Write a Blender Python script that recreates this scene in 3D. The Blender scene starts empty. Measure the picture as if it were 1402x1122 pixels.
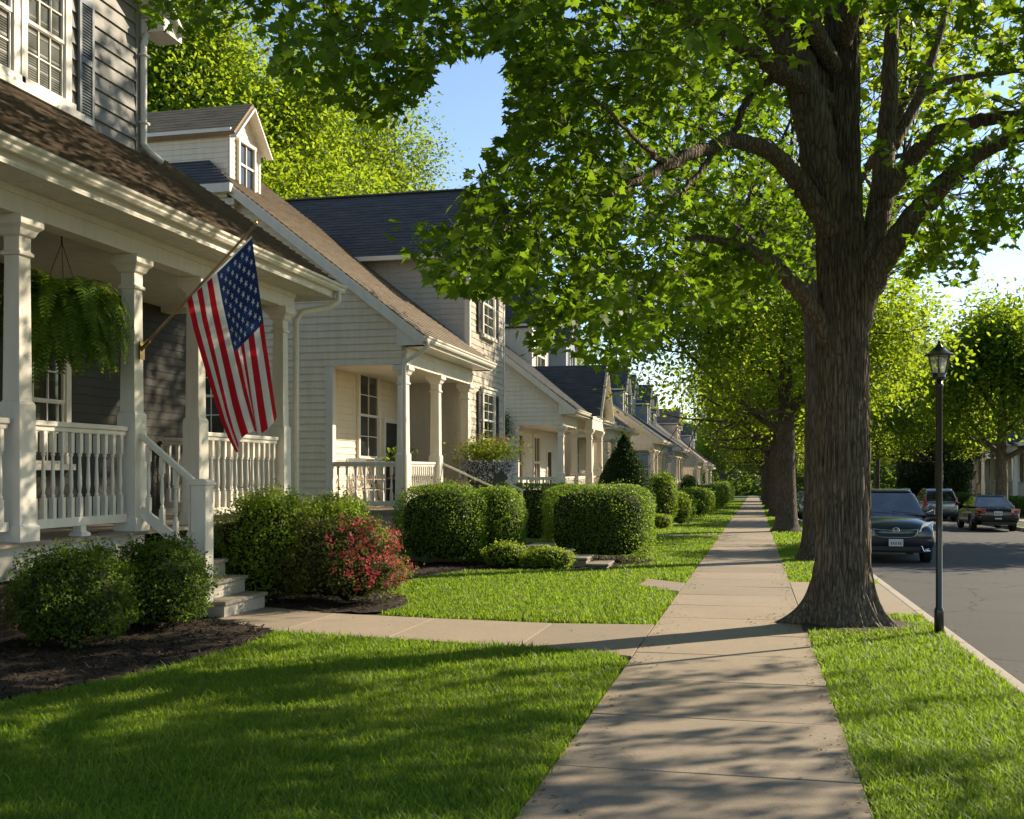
import bpy, bmesh, math, random
import numpy as np
from mathutils import Vector, Matrix, noise
random.seed(7); rng = np.random.default_rng(7)
SC = bpy.context.scene; COL = SC.collection
R = math.radians; PI = math.pi
# ------------------------------------------------------------------ camera, sky, sun, exposure
F = 1450.0; YAW = R(12.93); CH = 1.65; HZ = 645.0
SN, CS = math.sin(YAW), math.cos(YAW)
cd = bpy.data.cameras.new('camera'); cam = bpy.data.objects.new('camera', cd); COL.objects.link(cam)
cam.location = (0, 0, CH); cam.rotation_euler = (R(90), 0, YAW)
cd.sensor_width = 36; cd.lens = F / 1402 * 36; cd.shift_y = (HZ - 561) / 1402; cd.clip_end = 3000; cd.clip_start = 0.05
SC.camera = cam
SUN_AZ, SUN_EL = R(47), R(29)
w = bpy.data.worlds.new('World'); SC.world = w; w.use_nodes = True
nt = w.node_tree; nt.nodes.clear()
sky = nt.nodes.new('ShaderNodeTexSky'); sky.sky_type = 'NISHITA'; sky.sun_disc = False
sky.sun_elevation = SUN_EL; sky.sun_rotation = SUN_AZ; sky.air_density = 1.0; sky.dust_density = 0.2; sky.ozone_density = 1.2
bg = nt.nodes.new('ShaderNodeBackground'); bg.inputs[1].default_value = 0.1
wo = nt.nodes.new('ShaderNodeOutputWorld')
nt.links.new(sky.outputs[0], bg.inputs[0]); nt.links.new(bg.outputs[0], wo.inputs[0])
sl = bpy.data.lights.new('sun', 'SUN'); sun = bpy.data.objects.new('sun', sl); COL.objects.link(sun)
sl.energy = 4.6; sl.angle = R(0.55); sl.color = (1.0, 0.86, 0.65)
sd = Vector((math.sin(SUN_AZ) * math.cos(SUN_EL), math.cos(SUN_AZ) * math.cos(SUN_EL), math.sin(SUN_EL)))
sun.rotation_euler = sd.to_track_quat('Z', 'Y').to_euler(); sun.location = sd * 60
SC.view_settings.view_transform = 'Standard'; SC.view_settings.look = 'None'
SC.view_settings.exposure = 1.08; SC.view_settings.gamma = 1.0
SC.cycles.use_denoising = True
SC.cycles.max_bounces = 7; SC.cycles.diffuse_bounces = 5; SC.cycles.glossy_bounces = 3
SC.cycles.transmission_bounces = 5; SC.cycles.transparent_max_bounces = 6
SC.cycles.sample_clamp_indirect = 6.0

# ------------------------------------------------------------------ helpers
def gz(y): return -0.0148 * y
def at(px, py, D):
    """point seen at photo pixel (px, py) at depth D from the camera plane"""
    L = (px - 701) * D / F
    return Vector((-SN * D + CS * L, CS * D + SN * L, CH - (py - HZ) * D / F))
def proj(P):
    P = np.asarray(P, float); D = -SN * P[..., 0] + CS * P[..., 1]; L = CS * P[..., 0] + SN * P[..., 1]
    Ds = np.maximum(D, 0.05)
    return 701 + F * L / Ds, HZ - F * (P[..., 2] - CH) / Ds, D

class MB:
    def __init__(s): s.v = []; s.f = []; s.uv = []; s.m = []; s.mi = 0
    def face(s, pts, uv=None):
        b = len(s.v); s.v += [tuple(p) for p in pts]; s.f.append(list(range(b, b + len(pts)))); s.uv.append(uv); s.m.append(s.mi)
    def box(s, x0, x1, y0, y1, z0, z1):
        b = len(s.v)
        s.v += [(x, y, z) for x in (x0, x1) for y in (y0, y1) for z in (z0, z1)]
        for q in ((0,1,3,2),(4,6,7,5),(0,4,5,1),(2,3,7,6),(0,2,6,4),(1,5,7,3)):
            s.f.append([b + i for i in q]); s.uv.append(None); s.m.append(s.mi)
    def hexa(s, lo, hi):
        """solid between quad lo and quad hi (4 pts each, same winding)"""
        b = len(s.v); s.v += [tuple(p) for p in lo] + [tuple(p) for p in hi]
        n = len(lo)
        fs = [list(range(n))[::-1], [n + i for i in range(n)]] + [[i, (i + 1) % n, n + (i + 1) % n, n + i] for i in range(n)]
        for q in fs: s.f.append([b + i for i in q]); s.uv.append(None); s.m.append(s.mi)
    def bar(s, a, c, wd, hd, up=(0, 0, 1)):
        a = Vector(a); c = Vector(c); d = (c - a).normalized(); u = Vector(up)
        r = d.cross(u).normalized() * (wd / 2); u2 = r.cross(d).normalized() * (hd / 2)
        s.hexa([a - r - u2, a + r - u2, a + r + u2, a - r + u2], [c - r - u2, c + r - u2, c + r + u2, c - r + u2])
    def tube(s, pts, rad, n=10, cap=True):
        pts = [Vector(p) for p in pts]; b = len(s.v); m = len(pts)
        if not hasattr(rad, '__len__'): rad = [rad] * m
        ref = None
        for i, p in enumerate(pts):
            t = (pts[min(i + 1, m - 1)] - pts[max(i - 1, 0)]).normalized()
            if ref is None: ref = t.orthogonal().normalized()
            ref = (ref - t * ref.dot(t)); ref = ref.normalized() if ref.length > 1e-6 else t.orthogonal().normalized()
            bn = t.cross(ref)
            for k in range(n):
                a = 2 * PI * k / n; q = p + (ref * math.cos(a) + bn * math.sin(a)) * rad[i]; s.v.append(tuple(q))
        for i in range(m - 1):
            for k in range(n):
                s.f.append([b + i*n + k, b + i*n + (k+1) % n, b + (i+1)*n + (k+1) % n, b + (i+1)*n + k]); s.uv.append(None); s.m.append(s.mi)
        if cap:
            s.f.append([b + k for k in range(n)][::-1]); s.f.append([b + (m-1)*n + k for k in range(n)])
            s.uv += [None, None]; s.m += [s.mi, s.mi]
    def lathe(s, c, prof, n=16, sq=False):
        """profile [(r,z)...] around vertical axis at c; sq: square section"""
        if sq: n = 4
        b = len(s.v); off = PI / 4 if sq else 0; k2 = math.sqrt(2) if sq else 1
        for r, z in prof:
            for k in range(n):
                a = 2*PI*k/n + off; s.v.append((c[0] + r*k2*math.cos(a), c[1] + r*k2*math.sin(a), c[2] + z))
        for i in range(len(prof) - 1):
            for k in range(n):
                s.f.append([b + i*n + k, b + i*n + (k+1) % n, b + (i+1)*n + (k+1) % n, b + (i+1)*n + k]); s.uv.append(None); s.m.append(s.mi)
        s.f.append([b + k for k in range(n)][::-1]); s.f.append([b + (len(prof)-1)*n + k for k in range(n)]); s.uv += [None]*2; s.m += [s.mi]*2
    def course(s, O, U, V, N, poly, h, step, v0=None):
        """clapboards / shingle courses covering a convex polygon given in (u,v)"""
        O, U, V, N = Vector(O), Vector(U), Vector(V), Vector(N)
        vs = [p[1] for p in poly]; lo = min(vs) if v0 is None else v0; hi = max(vs)
        k = 0
        while lo + k*h < hi - 1e-4:
            a, c = lo + k*h, min(lo + (k+1)*h, hi); k += 1
            q = clip(clip(poly, a, 1), c, -1)
            if len(q) < 3: continue
            P = lambda u, v: O + U*u + V*v + N*(step * (1 - (v - a) / h) + 0.002)
            s.face([P(u, v) for u, v in q], [(u, v) for u, v in q])
            bot = [p for p in q if abs(p[1] - a) < 1e-5]
            if len(bot) >= 2:
                u0, u1 = min(p[0] for p in bot), max(p[0] for p in bot)
                A, B = O + U*u0 + V*a, O + U*u1 + V*a
                s.face([A, B, B + N*(step + .002), A + N*(step + .002)], [(u0, a), (u1, a), (u1, a), (u0, a)])
    def build(s, name, mats, parent=None, smooth=False):
        me = bpy.data.meshes.new(name); off = Vector((0, 0, 0)); p = parent
        while p: off += p.location; p = p.parent
        me.from_pydata([(x - off.x, y - off.y, z - off.z) for x, y, z in s.v], [], s.f)
        if not isinstance(mats, (list, tuple)): mats = [mats]
        for m in mats: me.materials.append(m)
        if len(mats) > 1: me.polygons.foreach_set('material_index', s.m)
        if any(u is not None for u in s.uv):
            ul = me.uv_layers.new(name='UVMap'); i = 0
            for pl, u in zip(s.f, s.uv):
                for k in range(len(pl)):
                    if u: ul.data[i].uv = u[k]
                    i += 1
        if smooth: me.polygons.foreach_set('use_smooth', [True] * len(me.polygons))
        me.update(); o = bpy.data.objects.new(name, me); COL.objects.link(o)
        if parent: o.parent = parent
        return o
def clip(poly, v, sgn):
    out = []; n = len(poly)
    for i in range(n):
        a, c = poly[i], poly[(i + 1) % n]; da, dc = (a[1] - v) * sgn, (c[1] - v) * sgn
        if da >= -1e-9: out.append(a)
        if (da > 1e-9 and dc < -1e-9) or (da < -1e-9 and dc > 1e-9):
            t = da / (da - dc); out.append((a[0] + (c[0] - a[0]) * t, v))
    return out
def tag(o, label=None, cat=None, group=None, kind=None):
    if label: o['label'] = label
    if cat: o['category'] = cat
    if group: o['group'] = group
    if kind: o['kind'] = kind
    return o
def thing(name, label, cat, loc=(0, 0, 0), group=None, rz=0):
    o = bpy.data.objects.new(name, None); COL.objects.link(o); o.location = loc; o.rotation_euler = (0, 0, rz); o.empty_display_size = .2
    return tag(o, label, cat, group)
def copy_thing(o, loc, rz, label, scale=1.0):
    r = o.copy(); COL.objects.link(r); r.location = loc; r.rotation_euler = (0, 0, rz); r['label'] = label; r.scale = (scale,) * 3
    def rec(a, b):
        for ch in list(a.children):
            c = ch.copy(); COL.objects.link(c); c.parent = b; rec(ch, c)
    rec(o, r); return r
def bevel(o, wd=.01, seg=2):
    m = o.modifiers.new('bevel', 'BEVEL'); m.width = wd; m.segments = seg; m.limit_method = 'ANGLE'; return o
def np_mesh(name, V, counts, idx, mat, parent=None, smooth=False, mi=None):
    """fast mesh from arrays; V in parent's local space"""
    me = bpy.data.meshes.new(name); V = np.ascontiguousarray(V, np.float32)
    me.vertices.add(len(V)); me.vertices.foreach_set('co', V.ravel())
    counts = np.asarray(counts, np.int32); st = np.concatenate(([0], np.cumsum(counts)[:-1])).astype(np.int32)
    me.loops.add(len(idx)); me.loops.foreach_set('vertex_index', np.asarray(idx, np.int32))
    me.polygons.add(len(counts)); me.polygons.foreach_set('loop_start', st); me.polygons.foreach_set('loop_total', counts)
    for m in (mat if isinstance(mat, (list, tuple)) else [mat]): me.materials.append(m)
    if mi is not None: me.polygons.foreach_set('material_index', np.asarray(mi, np.int32))
    if smooth: me.polygons.foreach_set('use_smooth', np.ones(len(counts), bool))
    me.update(calc_edges=True); o = bpy.data.objects.new(name, me); COL.objects.link(o)
    if parent: o.parent = parent
    return o
def frames(n, t):
    """rotation matrices with columns (x, y=t-ish, z=n)"""
    n = n / (np.linalg.norm(n, axis=1, keepdims=True) + 1e-9); t = t - n * (t * n).sum(1, keepdims=True)
    t = t / (np.linalg.norm(t, axis=1, keepdims=True) + 1e-9); x = np.cross(t, n)
    return np.stack([x, t, n], 2)
def inst(tv, tf, pos, Rm, sc):
    tv = np.asarray(tv, float); N = len(pos); k = len(tv)
    V = np.einsum('nij,kj->nki', Rm, tv) * np.asarray(sc).reshape(-1, 1, 1) + pos[:, None, :]
    idx = np.concatenate([np.asarray(f) for f in tf]); cn = [len(f) for f in tf]
    I = (idx[None, :] + (np.arange(N) * k)[:, None]).ravel()
    return V.reshape(-1, 3), np.tile(cn, N), I
def rnd_dirs(n):
    a = rng.normal(size=(n, 3)); return a / np.linalg.norm(a, axis=1, keepdims=True)

# leaf shapes (y = length)
half = [(0, 0), (.16, .07), (.42, .02), (.36, .2), (.52, .42), (.3, .44), (.27, .62), (.13, .6), (0, 1.0)]
MAPLE_V = [(x, y, .12 * abs(x)) for x, y in half] + [(-x, y, .12 * abs(x)) for x, y in half[1:-1]]
MAPLE_F = [list(range(9)), [0, 8] + list(range(15, 8, -1))]
LEAF_V = [(0, 0, 0), (.3, .35, .08), (.2, .75, .05), (0, 1, 0), (-.2, .75, .05), (-.3, .35, .08)]
LEAF_F = [[0, 1, 2, 3], [0, 3, 4, 5]]
SM_V = [(0, 0, 0), (.28, .5, .07), (0, 1, 0), (-.28, .5, .07)]
SM_F = [[0, 1, 2, 3]]

# ------------------------------------------------------------------ materials
class NT:
    def __init__(s, name):
        s.m = bpy.data.materials.new(name); s.m.use_nodes = True; s.t = s.m.node_tree; s.t.nodes.clear()
        s.out = s.n('ShaderNodeOutputMaterial')
    def n(s, t, **kw):
        x = s.t.nodes.new(t)
        for k, v in kw.items(): setattr(x, k, v)
        return x
    def l(s, a, b): s.t.links.new(a, b)
    def val(s, sock, v): sock.default_value = v
    def co(s, kind='Object', scale=(1, 1, 1), rot=(0, 0, 0)):
        c = s.n('ShaderNodeTexCoord'); mp = s.n('ShaderNodeMapping'); mp.inputs['Scale'].default_value = scale; mp.inputs['Rotation'].default_value = rot
        s.l(c.outputs[kind], mp.inputs[0]); return mp.outputs[0]
    def noise(s, co, scale, detail=4, rough=.6):
        x = s.n('ShaderNodeTexNoise'); x.inputs['Scale'].default_value = scale; x.inputs['Detail'].default_value = detail; x.inputs['Roughness'].default_value = rough
        s.l(co, x.inputs['Vector']); return x.outputs['Fac']
    def ramp(s, fac, stops):
        r = s.n('ShaderNodeValToRGB'); e = r.color_ramp.elements
        while len(e) < len(stops): e.new(.5)
        for q, (p, c) in zip(e, stops): q.position = p; q.color = (*c, 1)
        s.l(fac, r.inputs[0]); return r.outputs[0]
    def mix(s, fac, a, b, mode='MIX'):
        x = s.n('ShaderNodeMix', data_type='RGBA', blend_type=mode)
        for sock, v in ((x.inputs[0], fac), (x.inputs[6], a), (x.inputs[7], b)):
            if hasattr(v, 'links'): s.l(v, sock)
            elif isinstance(v, tuple): sock.default_value = (*v, 1)
            else: sock.default_value = v
        return x.outputs[2]
    def bump(s, h, strength=.3, dist=.01):
        b = s.n('ShaderNodeBump'); b.inputs['Strength'].default_value = strength; b.inputs['Distance'].default_value = dist
        s.l(h, b.inputs['Height']); return b.outputs[0]
    def pbr(s, col, rough=.6, bump=None, spec=.5, metal=0, coat=0):
        p = s.n('ShaderNodeBsdfPrincipled')
        if hasattr(col, 'links'): s.l(col, p.inputs['Base Color'])
        else: p.inputs['Base Color'].default_value = (*col, 1)
        if hasattr(rough, 'links'): s.l(rough, p.inputs['Roughness'])
        else: p.inputs['Roughness'].default_value = rough
        p.inputs['Specular IOR Level'].default_value = spec; p.inputs['Metallic'].default_value = metal; p.inputs['Coat Weight'].default_value = coat
        if bump: s.l(bump, p.inputs['Normal'])
        return p
    def done(s, sh): s.l(sh.outputs[0], s.out.inputs[0]); return s.m
def paint(name, col, rough=.5, var=.12, bumps=.08, scale=3.0, streak=True):
    t = NT(name); c = t.co('Object'); n1 = t.noise(c, scale, 5)
    c2 = t.co('Object', (6, 6, .7)); n2 = t.noise(c2, 1.5, 3)
    a = tuple(x * (1 - var) for x in col); b = tuple(min(1, x * (1 + var * .6)) for x in col)
    cc = t.ramp(n1, [(.3, a), (.7, b)])
    if streak: cc = t.mix(.25, cc, t.ramp(n2, [(.35, tuple(x * .72 for x in col)), (.6, b)]))
    return t.done(t.pbr(cc, rough, t.bump(t.noise(c, 60, 3), bumps, .004), .35))
def leafmat(name, c0, c1, c2, trans=.42, tcol=(.35, .5, .05), rough=.42):
    t = NT(name); g = t.n('ShaderNodeNewGeometry')
    col = t.ramp(g.outputs['Random Per Island'], [(0, c0), (.55, c1), (1, c2)])
    if name == 'grass_blades':
        o = t.co('Object'); col = t.mix(t.ramp(t.noise(o, .9, 5, .65), [(.42, (0, 0, 0)), (.7, (.65, .65, .65))]), col, (.19, .20, .035)); col = t.mix(t.ramp(t.noise(o, 2.3, 3), [(.55, (0, 0, 0)), (.75, (.6, .6, .6))]), col, (.035, .10, .012))
    p = t.pbr(col, rough + .08, None, .18)
    tr = t.n('ShaderNodeBsdfTranslucent'); tc = t.mix(1.0, t.ramp(g.outputs['Random Per Island'], [(0, tuple(x*.75 for x in tcol)), (1, tcol)]), (1, 1, 1), 'MULTIPLY'); t.l(tc, tr.inputs[0])
    m = t.n('ShaderNodeMixShader'); m.inputs[0].default_value = trans; t.l(p.outputs[0], m.inputs[1]); t.l(tr.outputs[0], m.inputs[2])
    return t.done(m)
def shingles(name, c0, c1, c2):
    t = NT(name); uv = t.n('ShaderNodeUVMap').outputs[0]
    br = t.n('ShaderNodeTexBrick'); br.inputs['Scale'].default_value = 1; br.inputs['Brick Width'].default_value = .3; br.inputs['Row Height'].default_value = .14
    br.inputs['Mortar Size'].default_value = .004; br.inputs['Color1'].default_value = (*c0, 1); br.inputs['Color2'].default_value = (*c1, 1); br.inputs['Mortar'].default_value = tuple(x*.4 for x in c0) + (1,)
    t.l(uv, br.inputs['Vector']); o = t.co('Object'); n = t.noise(o, 1.3, 5)
    col = t.mix(t.ramp(n, [(.35, (0, 0, 0)), (.7, (.7, .7, .7))]), br.outputs[0], c2)
    mp = t.n('ShaderNodeMapping'); mp.inputs['Scale'].default_value = (1.6, 7.2, 1); t.l(uv, mp.inputs[0]); n3 = t.noise(mp.outputs[0], 1.0, 4, .75); col = t.mix(.6, col, t.ramp(n3, [(.34, tuple(x*.35 for x in c0)), (.52, c1), (.72, tuple(min(1, x*1.35) for x in c2))]))
    n2 = t.noise(o, 160, 2); col = t.mix(.35, col, t.ramp(n2, [(.3, tuple(x*.5 for x in c0)), (.7, tuple(min(1, x*1.5) for x in c2))]))
    return t.done(t.pbr(col, .9, t.bump(n2, .5, .004), .2))
def simple(name, col, rough=.5, metal=0, spec=.5, coat=0, nz=.1, sc=20):
    t = NT(name); c = t.ramp(t.noise(t.co('Object'), sc, 3), [(.3, tuple(x*(1-nz) for x in col)), (.7, tuple(min(1, x*(1+nz)) for x in col))])
    return t.done(t.pbr(c, rough, None, spec, metal, coat))
def glassmat(name, blinds=False):
    t = NT(name); o = t.co('Object'); n = t.noise(o, 1.1, 3)
    col = t.ramp(n, [(.4, (.012, .014, .014)), (.62, (.05, .055, .05))])
    if blinds:
        wv = t.n('ShaderNodeTexWave', bands_direction='Z'); wv.inputs['Scale'].default_value = 9; wv.inputs['Distortion'].default_value = .3; t.l(o, wv.inputs['Vector'])
        col = t.mix(.75, col, t.ramp(wv.outputs['Fac'], [(.35, (.05, .05, .045)), (.6, (.3, .29, .26))]))
    return t.done(t.pbr(col, .04, t.bump(t.noise(o, 2.5, 1), .06, .02), .8))
M = {}
M['white'] = paint('white_trim_paint', (.76, .70, .605), .45, .06, .05)
M['white_old'] = paint('weathered_white_paint', (.68, .635, .56), .55, .12, .1)
M['grey_siding'] = paint('grey_siding_paint', (.215, .203, .182), .6, .08, .06)
M['dark_siding'] = paint('dark_olive_siding', (.04, .036, .026), .7, .15, .06)  # lower porch wall siding, much darker than the upper wall's grey
M['cream_siding'] = paint('cream_siding_paint', (.78, .665, .50), .55, .08, .06)
M['cream_trim'] = paint('cream_trim_paint', (.66, .61, .53), .5, .06, .05)
M['pale_siding'] = paint('pale_grey_siding_paint', (.74, .70, .62), .55, .08, .06)
M['grey2_siding'] = paint('stone_grey_siding_paint', (.44, .42, .38), .6, .08, .06)
M['blue_siding'] = paint('slate_blue_siding_paint', (.26, .31, .36), .6, .1, .06)
M['sage_siding'] = paint('sage_siding_paint', (.42, .45, .36), .6, .1, .06)
M['shutter'] = paint('grey_blue_shutter_paint', (.14, .165, .18), .5, .1)
M['shutter_dark'] = paint('black_shutter_paint', (.03, .03, .032), .5, .1)
M['weathered_shingle'] = shingles('weathered_wall_shingles', (.36, .31, .24), (.46, .41, .33), (.55, .49, .40))
M['brown_roof'] = shingles('brown_asphalt_shingles', (.085, .065, .049), (.135, .102, .076), (.21, .16, .118))
M['tan_roof'] = shingles('tan_asphalt_shingles', (.15, .12, .088), (.205, .165, .122), (.275, .225, .17))
M['sunlit_tan_roof'] = shingles('sunlit_tan_shingles', (.24, .16, .09), (.32, .22, .125), (.40, .29, .18))  # tan shingles for the dormer, golden sunlight put into the colour
M['slate_roof'] = shingles('dark_slate_shingles', (.05, .053, .058), (.075, .079, .085), (.115, .12, .126))
M['grey_roof'] = shingles('grey_asphalt_shingles', (.075, .075, .075), (.10, .10, .098), (.14, .135, .13))
M['glass'] = glassmat('window_glass'); M['glass_blind'] = glassmat('window_glass_over_blinds', True)
M['black_metal'] = simple('black_painted_metal', (.012, .012, .013), .35, 0, .5, .3)
M['wood'] = simple('varnished_pole_wood', (.30, .17, .07), .4, 0, .5, .2, .25, 8)
M['brass'] = simple('brass', (.5, .36, .14), .35, 1)
M['pot'] = simple('dark_grey_pot', (.06, .065, .07), .6)
M['wicker'] = simple('brown_wicker', (.10, .06, .035), .7, 0, .3, 0, .4, 60)
M['mirrorish'] = simple('chrome', (.75, .77, .8), .12, 1)
M['rubber'] = simple('tyre_rubber', (.012, .012, .012), .8)
M['rim'] = simple('alloy_rim', (.42, .43, .44), .3, .9)
M['plastic'] = simple('black_plastic', (.012, .012, .013), .5)
M['plate'] = simple('licence_plate', (.62, .63, .66), .4)
M['plate_ink'] = simple('plate_ink', (.05, .06, .12), .5)
M['tail'] = simple('red_lens', (.42, .012, .012), .12, 0, .6, .6)
M['amber'] = simple('amber_lens', (.5, .16, .02), .15, 0, .6, .6)
def lens_mat():
    t = NT('headlight_lens'); return t.done(t.pbr(t.ramp(t.noise(t.co('Object'), 14, 2), [(.35, (.5, .52, .53)), (.65, (.9, .92, .92))]), .1, None, .8, .2, .8))
M['lens'] = lens_mat()
def carglass():
    t = NT('car_glass'); return t.done(t.pbr(t.ramp(t.noise(t.co('Object'), 2.2, 2), [(.4, (.012, .016, .018)), (.65, (.045, .055, .06))]), .03, None, .9, 0, .5))
M['carglass'] = carglass()
def carpaint(name, col, metal=.3):
    t = NT(name); return t.done(t.pbr(t.ramp(t.noise(t.co('Object'), 5, 3), [(.3, tuple(x*.85 for x in col)), (.7, col)]), .16, None, .5, metal, .7))
def concrete(name, a, b, scale=1.2, bstr=.35):
    t = NT(name); o = t.co('Object'); n1 = t.noise(o, scale, 6, .65); n2 = t.noise(o, 190, 2); n3 = t.noise(o, 14, 4, .7); n4 = t.noise(o, 55, 3)
    c = t.ramp(n1, [(.3, a), (.7, b)])
    c = t.mix(.55, c, t.ramp(n2, [(.32, tuple(x*.45 for x in a)), (.55, b), (.75, tuple(min(1, x*1.3) for x in b))]))
    c = t.mix(t.ramp(n3, [(.56, (0, 0, 0)), (.78, (.6, .6, .6))]), c, tuple(x*.5 for x in a))
    if name == 'sidewalk_concrete': gi = t.n('ShaderNodeNewGeometry'); c = t.mix(1.0, c, t.ramp(gi.outputs['Random Per Island'], [(0, (.80, .79, .77)), (.5, (1, 1, 1)), (1, (1.12, 1.1, 1.07))]), 'MULTIPLY')
    c = t.mix(t.ramp(n4, [(.62, (0, 0, 0)), (.75, (.5, .5, .5))]), c, tuple(x*.55 for x in a))
    return t.done(t.pbr(c, .85, t.bump(n2, bstr, .004), .25))
M['concrete'] = concrete('sidewalk_concrete', (.255, .205, .152), (.335, .275, .208))
M['concrete_lt'] = concrete('step_concrete', (.42, .38, .32), (.52, .47, .40))
M['bluestone'] = concrete('bluestone_tread', (.24, .21, .175), (.33, .29, .24), 2.5)
M['kerb'] = concrete('kerb_concrete', (.33, .29, .24), (.43, .38, .32), 2)
def add_cracks(m, scale, wid, colr):
    t = m.node_tree; p = [n for n in t.nodes if n.type == 'BSDF_PRINCIPLED'][0]; src = p.inputs['Base Color'].links[0].from_socket
    tc = t.nodes.new('ShaderNodeTexCoord'); wn = t.nodes.new('ShaderNodeTexNoise'); wn.inputs['Scale'].default_value = 1.2; wn.inputs['Detail'].default_value = 5; ad = t.nodes.new('ShaderNodeMix'); ad.data_type = 'RGBA'; ad.blend_type = 'ADD'; ad.inputs[0].default_value = .9
    t.links.new(tc.outputs['Object'], wn.inputs['Vector']); t.links.new(tc.outputs['Object'], ad.inputs[6]); t.links.new(wn.outputs['Color'], ad.inputs[7])
    vo = t.nodes.new('ShaderNodeTexVoronoi'); vo.feature = 'DISTANCE_TO_EDGE'; vo.inputs['Scale'].default_value = scale; t.links.new(ad.outputs[2], vo.inputs['Vector'])
    rp = t.nodes.new('ShaderNodeValToRGB'); rp.color_ramp.elements[0].color = (1, 1, 1, 1); rp.color_ramp.elements[1].color = (0, 0, 0, 1); rp.color_ramp.elements[1].position = wid; t.links.new(vo.outputs[0], rp.inputs[0])
    mx = t.nodes.new('ShaderNodeMix'); mx.data_type = 'RGBA'; t.links.new(rp.outputs[0], mx.inputs[0]); t.links.new(src, mx.inputs[6]); mx.inputs[7].default_value = (*colr, 1); t.links.new(mx.outputs[2], p.inputs['Base Color']); return m
M['asphalt'] = add_cracks(concrete('road_asphalt', (.046, .044, .043), (.082, .078, .074), .5, .6), .22, .006, (.014, .013, .012))
M['stone'] = concrete('rough_stone', (.19, .16, .125), (.29, .25, .195), 4, .8)
M['lawn_soil'] = concrete('lawn_thatch', (.045, .065, .016), (.075, .105, .026), 1.5, .8)
M['soil'] = concrete('dark_soil', (.05, .035, .022), (.075, .053, .034), 2, .9)
M['mulch'] = concrete('bark_mulch', (.022, .015, .010), (.04, .028, .019), 3, .9)
def chipm():
    t = NT('mulch_chips'); g = t.n('ShaderNodeNewGeometry'); return t.done(t.pbr(t.ramp(g.outputs['Random Per Island'], [(0, (.012, .008, .006)), (.75, (.04, .027, .018)), (1, (.12, .08, .05))]), .9, None, .2))
M['chips'] = chipm()
def brickm():
    t = NT('red_brown_brick'); uv = t.n('ShaderNodeUVMap').outputs[0]; br = t.n('ShaderNodeTexBrick')
    br.inputs['Scale'].default_value = 1; br.inputs['Brick Width'].default_value = .23; br.inputs['Row Height'].default_value = .08; br.inputs['Mortar Size'].default_value = .01
    br.inputs['Color1'].default_value = (.20, .10, .065, 1); br.inputs['Color2'].default_value = (.13, .07, .05, 1); br.inputs['Mortar'].default_value = (.28, .25, .21, 1); t.l(uv, br.inputs['Vector'])
    c = t.mix(.4, br.outputs[0], t.ramp(t.noise(t.co('Object'), 25, 4), [(.3, (.06, .04, .03)), (.7, (.25, .15, .1))]))
    return t.done(t.pbr(c, .85, t.bump(br.outputs['Fac'], -.4, .01), .2))
M['brick'] = brickm()
def barkm(name, a, b, c):
    t = NT(name); o = t.co('Object', (1, 1, .13)); n1 = t.noise(o, 22, 6, .7); n2 = t.noise(t.co('Object'), 2, 4)
    vo = t.n('ShaderNodeTexVoronoi', feature='DISTANCE_TO_EDGE'); vo.inputs['Scale'].default_value = 21; t.l(o, vo.inputs['Vector'])
    col = t.ramp(n1, [(.3, a), (.52, b), (.75, c)]); col = t.mix(t.ramp(vo.outputs[0], [(0, (.95, .95, .95)), (.16, (0, 0, 0))]), col, tuple(x*.28 for x in a))
    col = t.mix(.3, col, t.ramp(n2, [(.3, a), (.7, c)]))
    ad = t.n('ShaderNodeMath', operation='ADD'); t.l(n1, ad.inputs[0]); mm = t.n('ShaderNodeMath', operation='MULTIPLY'); mm.inputs[1].default_value = 2.5; t.l(vo.outputs[0], mm.inputs[0]); t.l(mm.outputs[0], ad.inputs[1])
    return t.done(t.pbr(col, .9, t.bump(ad.outputs[0], .9, .03), .15))
M['bark'] = barkm('maple_bark', (.085, .064, .045), (.20, .158, .115), (.33, .27, .20))
M['bark2'] = barkm('grey_bark', (.07, .055, .042), (.14, .11, .085), (.22, .18, .14))
M['twig'] = simple('twig_bark', (.06, .045, .03), .9, 0, .2)
M['maple'] = leafmat('maple_leaves', (.022, .05, .006), (.038, .082, .009), (.062, .115, .014), .5, (.28, .47, .018))
M['tree_leaf'] = leafmat('street_tree_leaves', (.03, .07, .008), (.05, .105, .012), (.095, .155, .018), .5, (.50, .66, .03))
M['back_leaf'] = leafmat('bright_tree_leaves', (.04, .085, .010), (.075, .13, .014), (.13, .18, .02), .47, (.44, .58, .035))
M['dark_leaf'] = leafmat('evergreen_leaves', (.012, .03, .008), (.022, .05, .012), (.035, .07, .016), .2, (.1, .2, .03), .5)
M['hedge_leaf'] = leafmat('hedge_leaves', (.05, .105, .014), (.085, .155, .02), (.15, .22, .03), .34, (.42, .6, .05), .4)
M['lime_leaf'] = leafmat('lime_shrub_leaves', (.08, .145, .012), (.135, .21, .02), (.22, .29, .03), .4, (.55, .70, .06), .42)
M['deep_leaf'] = leafmat('deep_green_shrub_leaves', (.026, .055, .007), (.045, .085, .010), (.08, .13, .016), .34, (.30, .46, .04), .42)
M['azalea_leaf'] = leafmat('azalea_leaves', (.05, .07, .015), (.09, .11, .02), (.16, .11, .03), .3, (.34, .36, .06))
M['flower_red'] = leafmat('red_azalea_petals', (.50, .03, .06), (.66, .06, .10), (.78, .16, .20), .35, (.85, .14, .18), .55)
M['flower_mix'] = leafmat('orange_yellow_petals', (.6, .06, .04), (.7, .30, .05), (.75, .55, .08), .35, (.7, .4, .1), .55)
M['flower_white'] = leafmat('pale_blue_petals', (.25, .30, .42), (.55, .58, .64), (.72, .72, .72), .3, (.6, .62, .66), .55)
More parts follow.
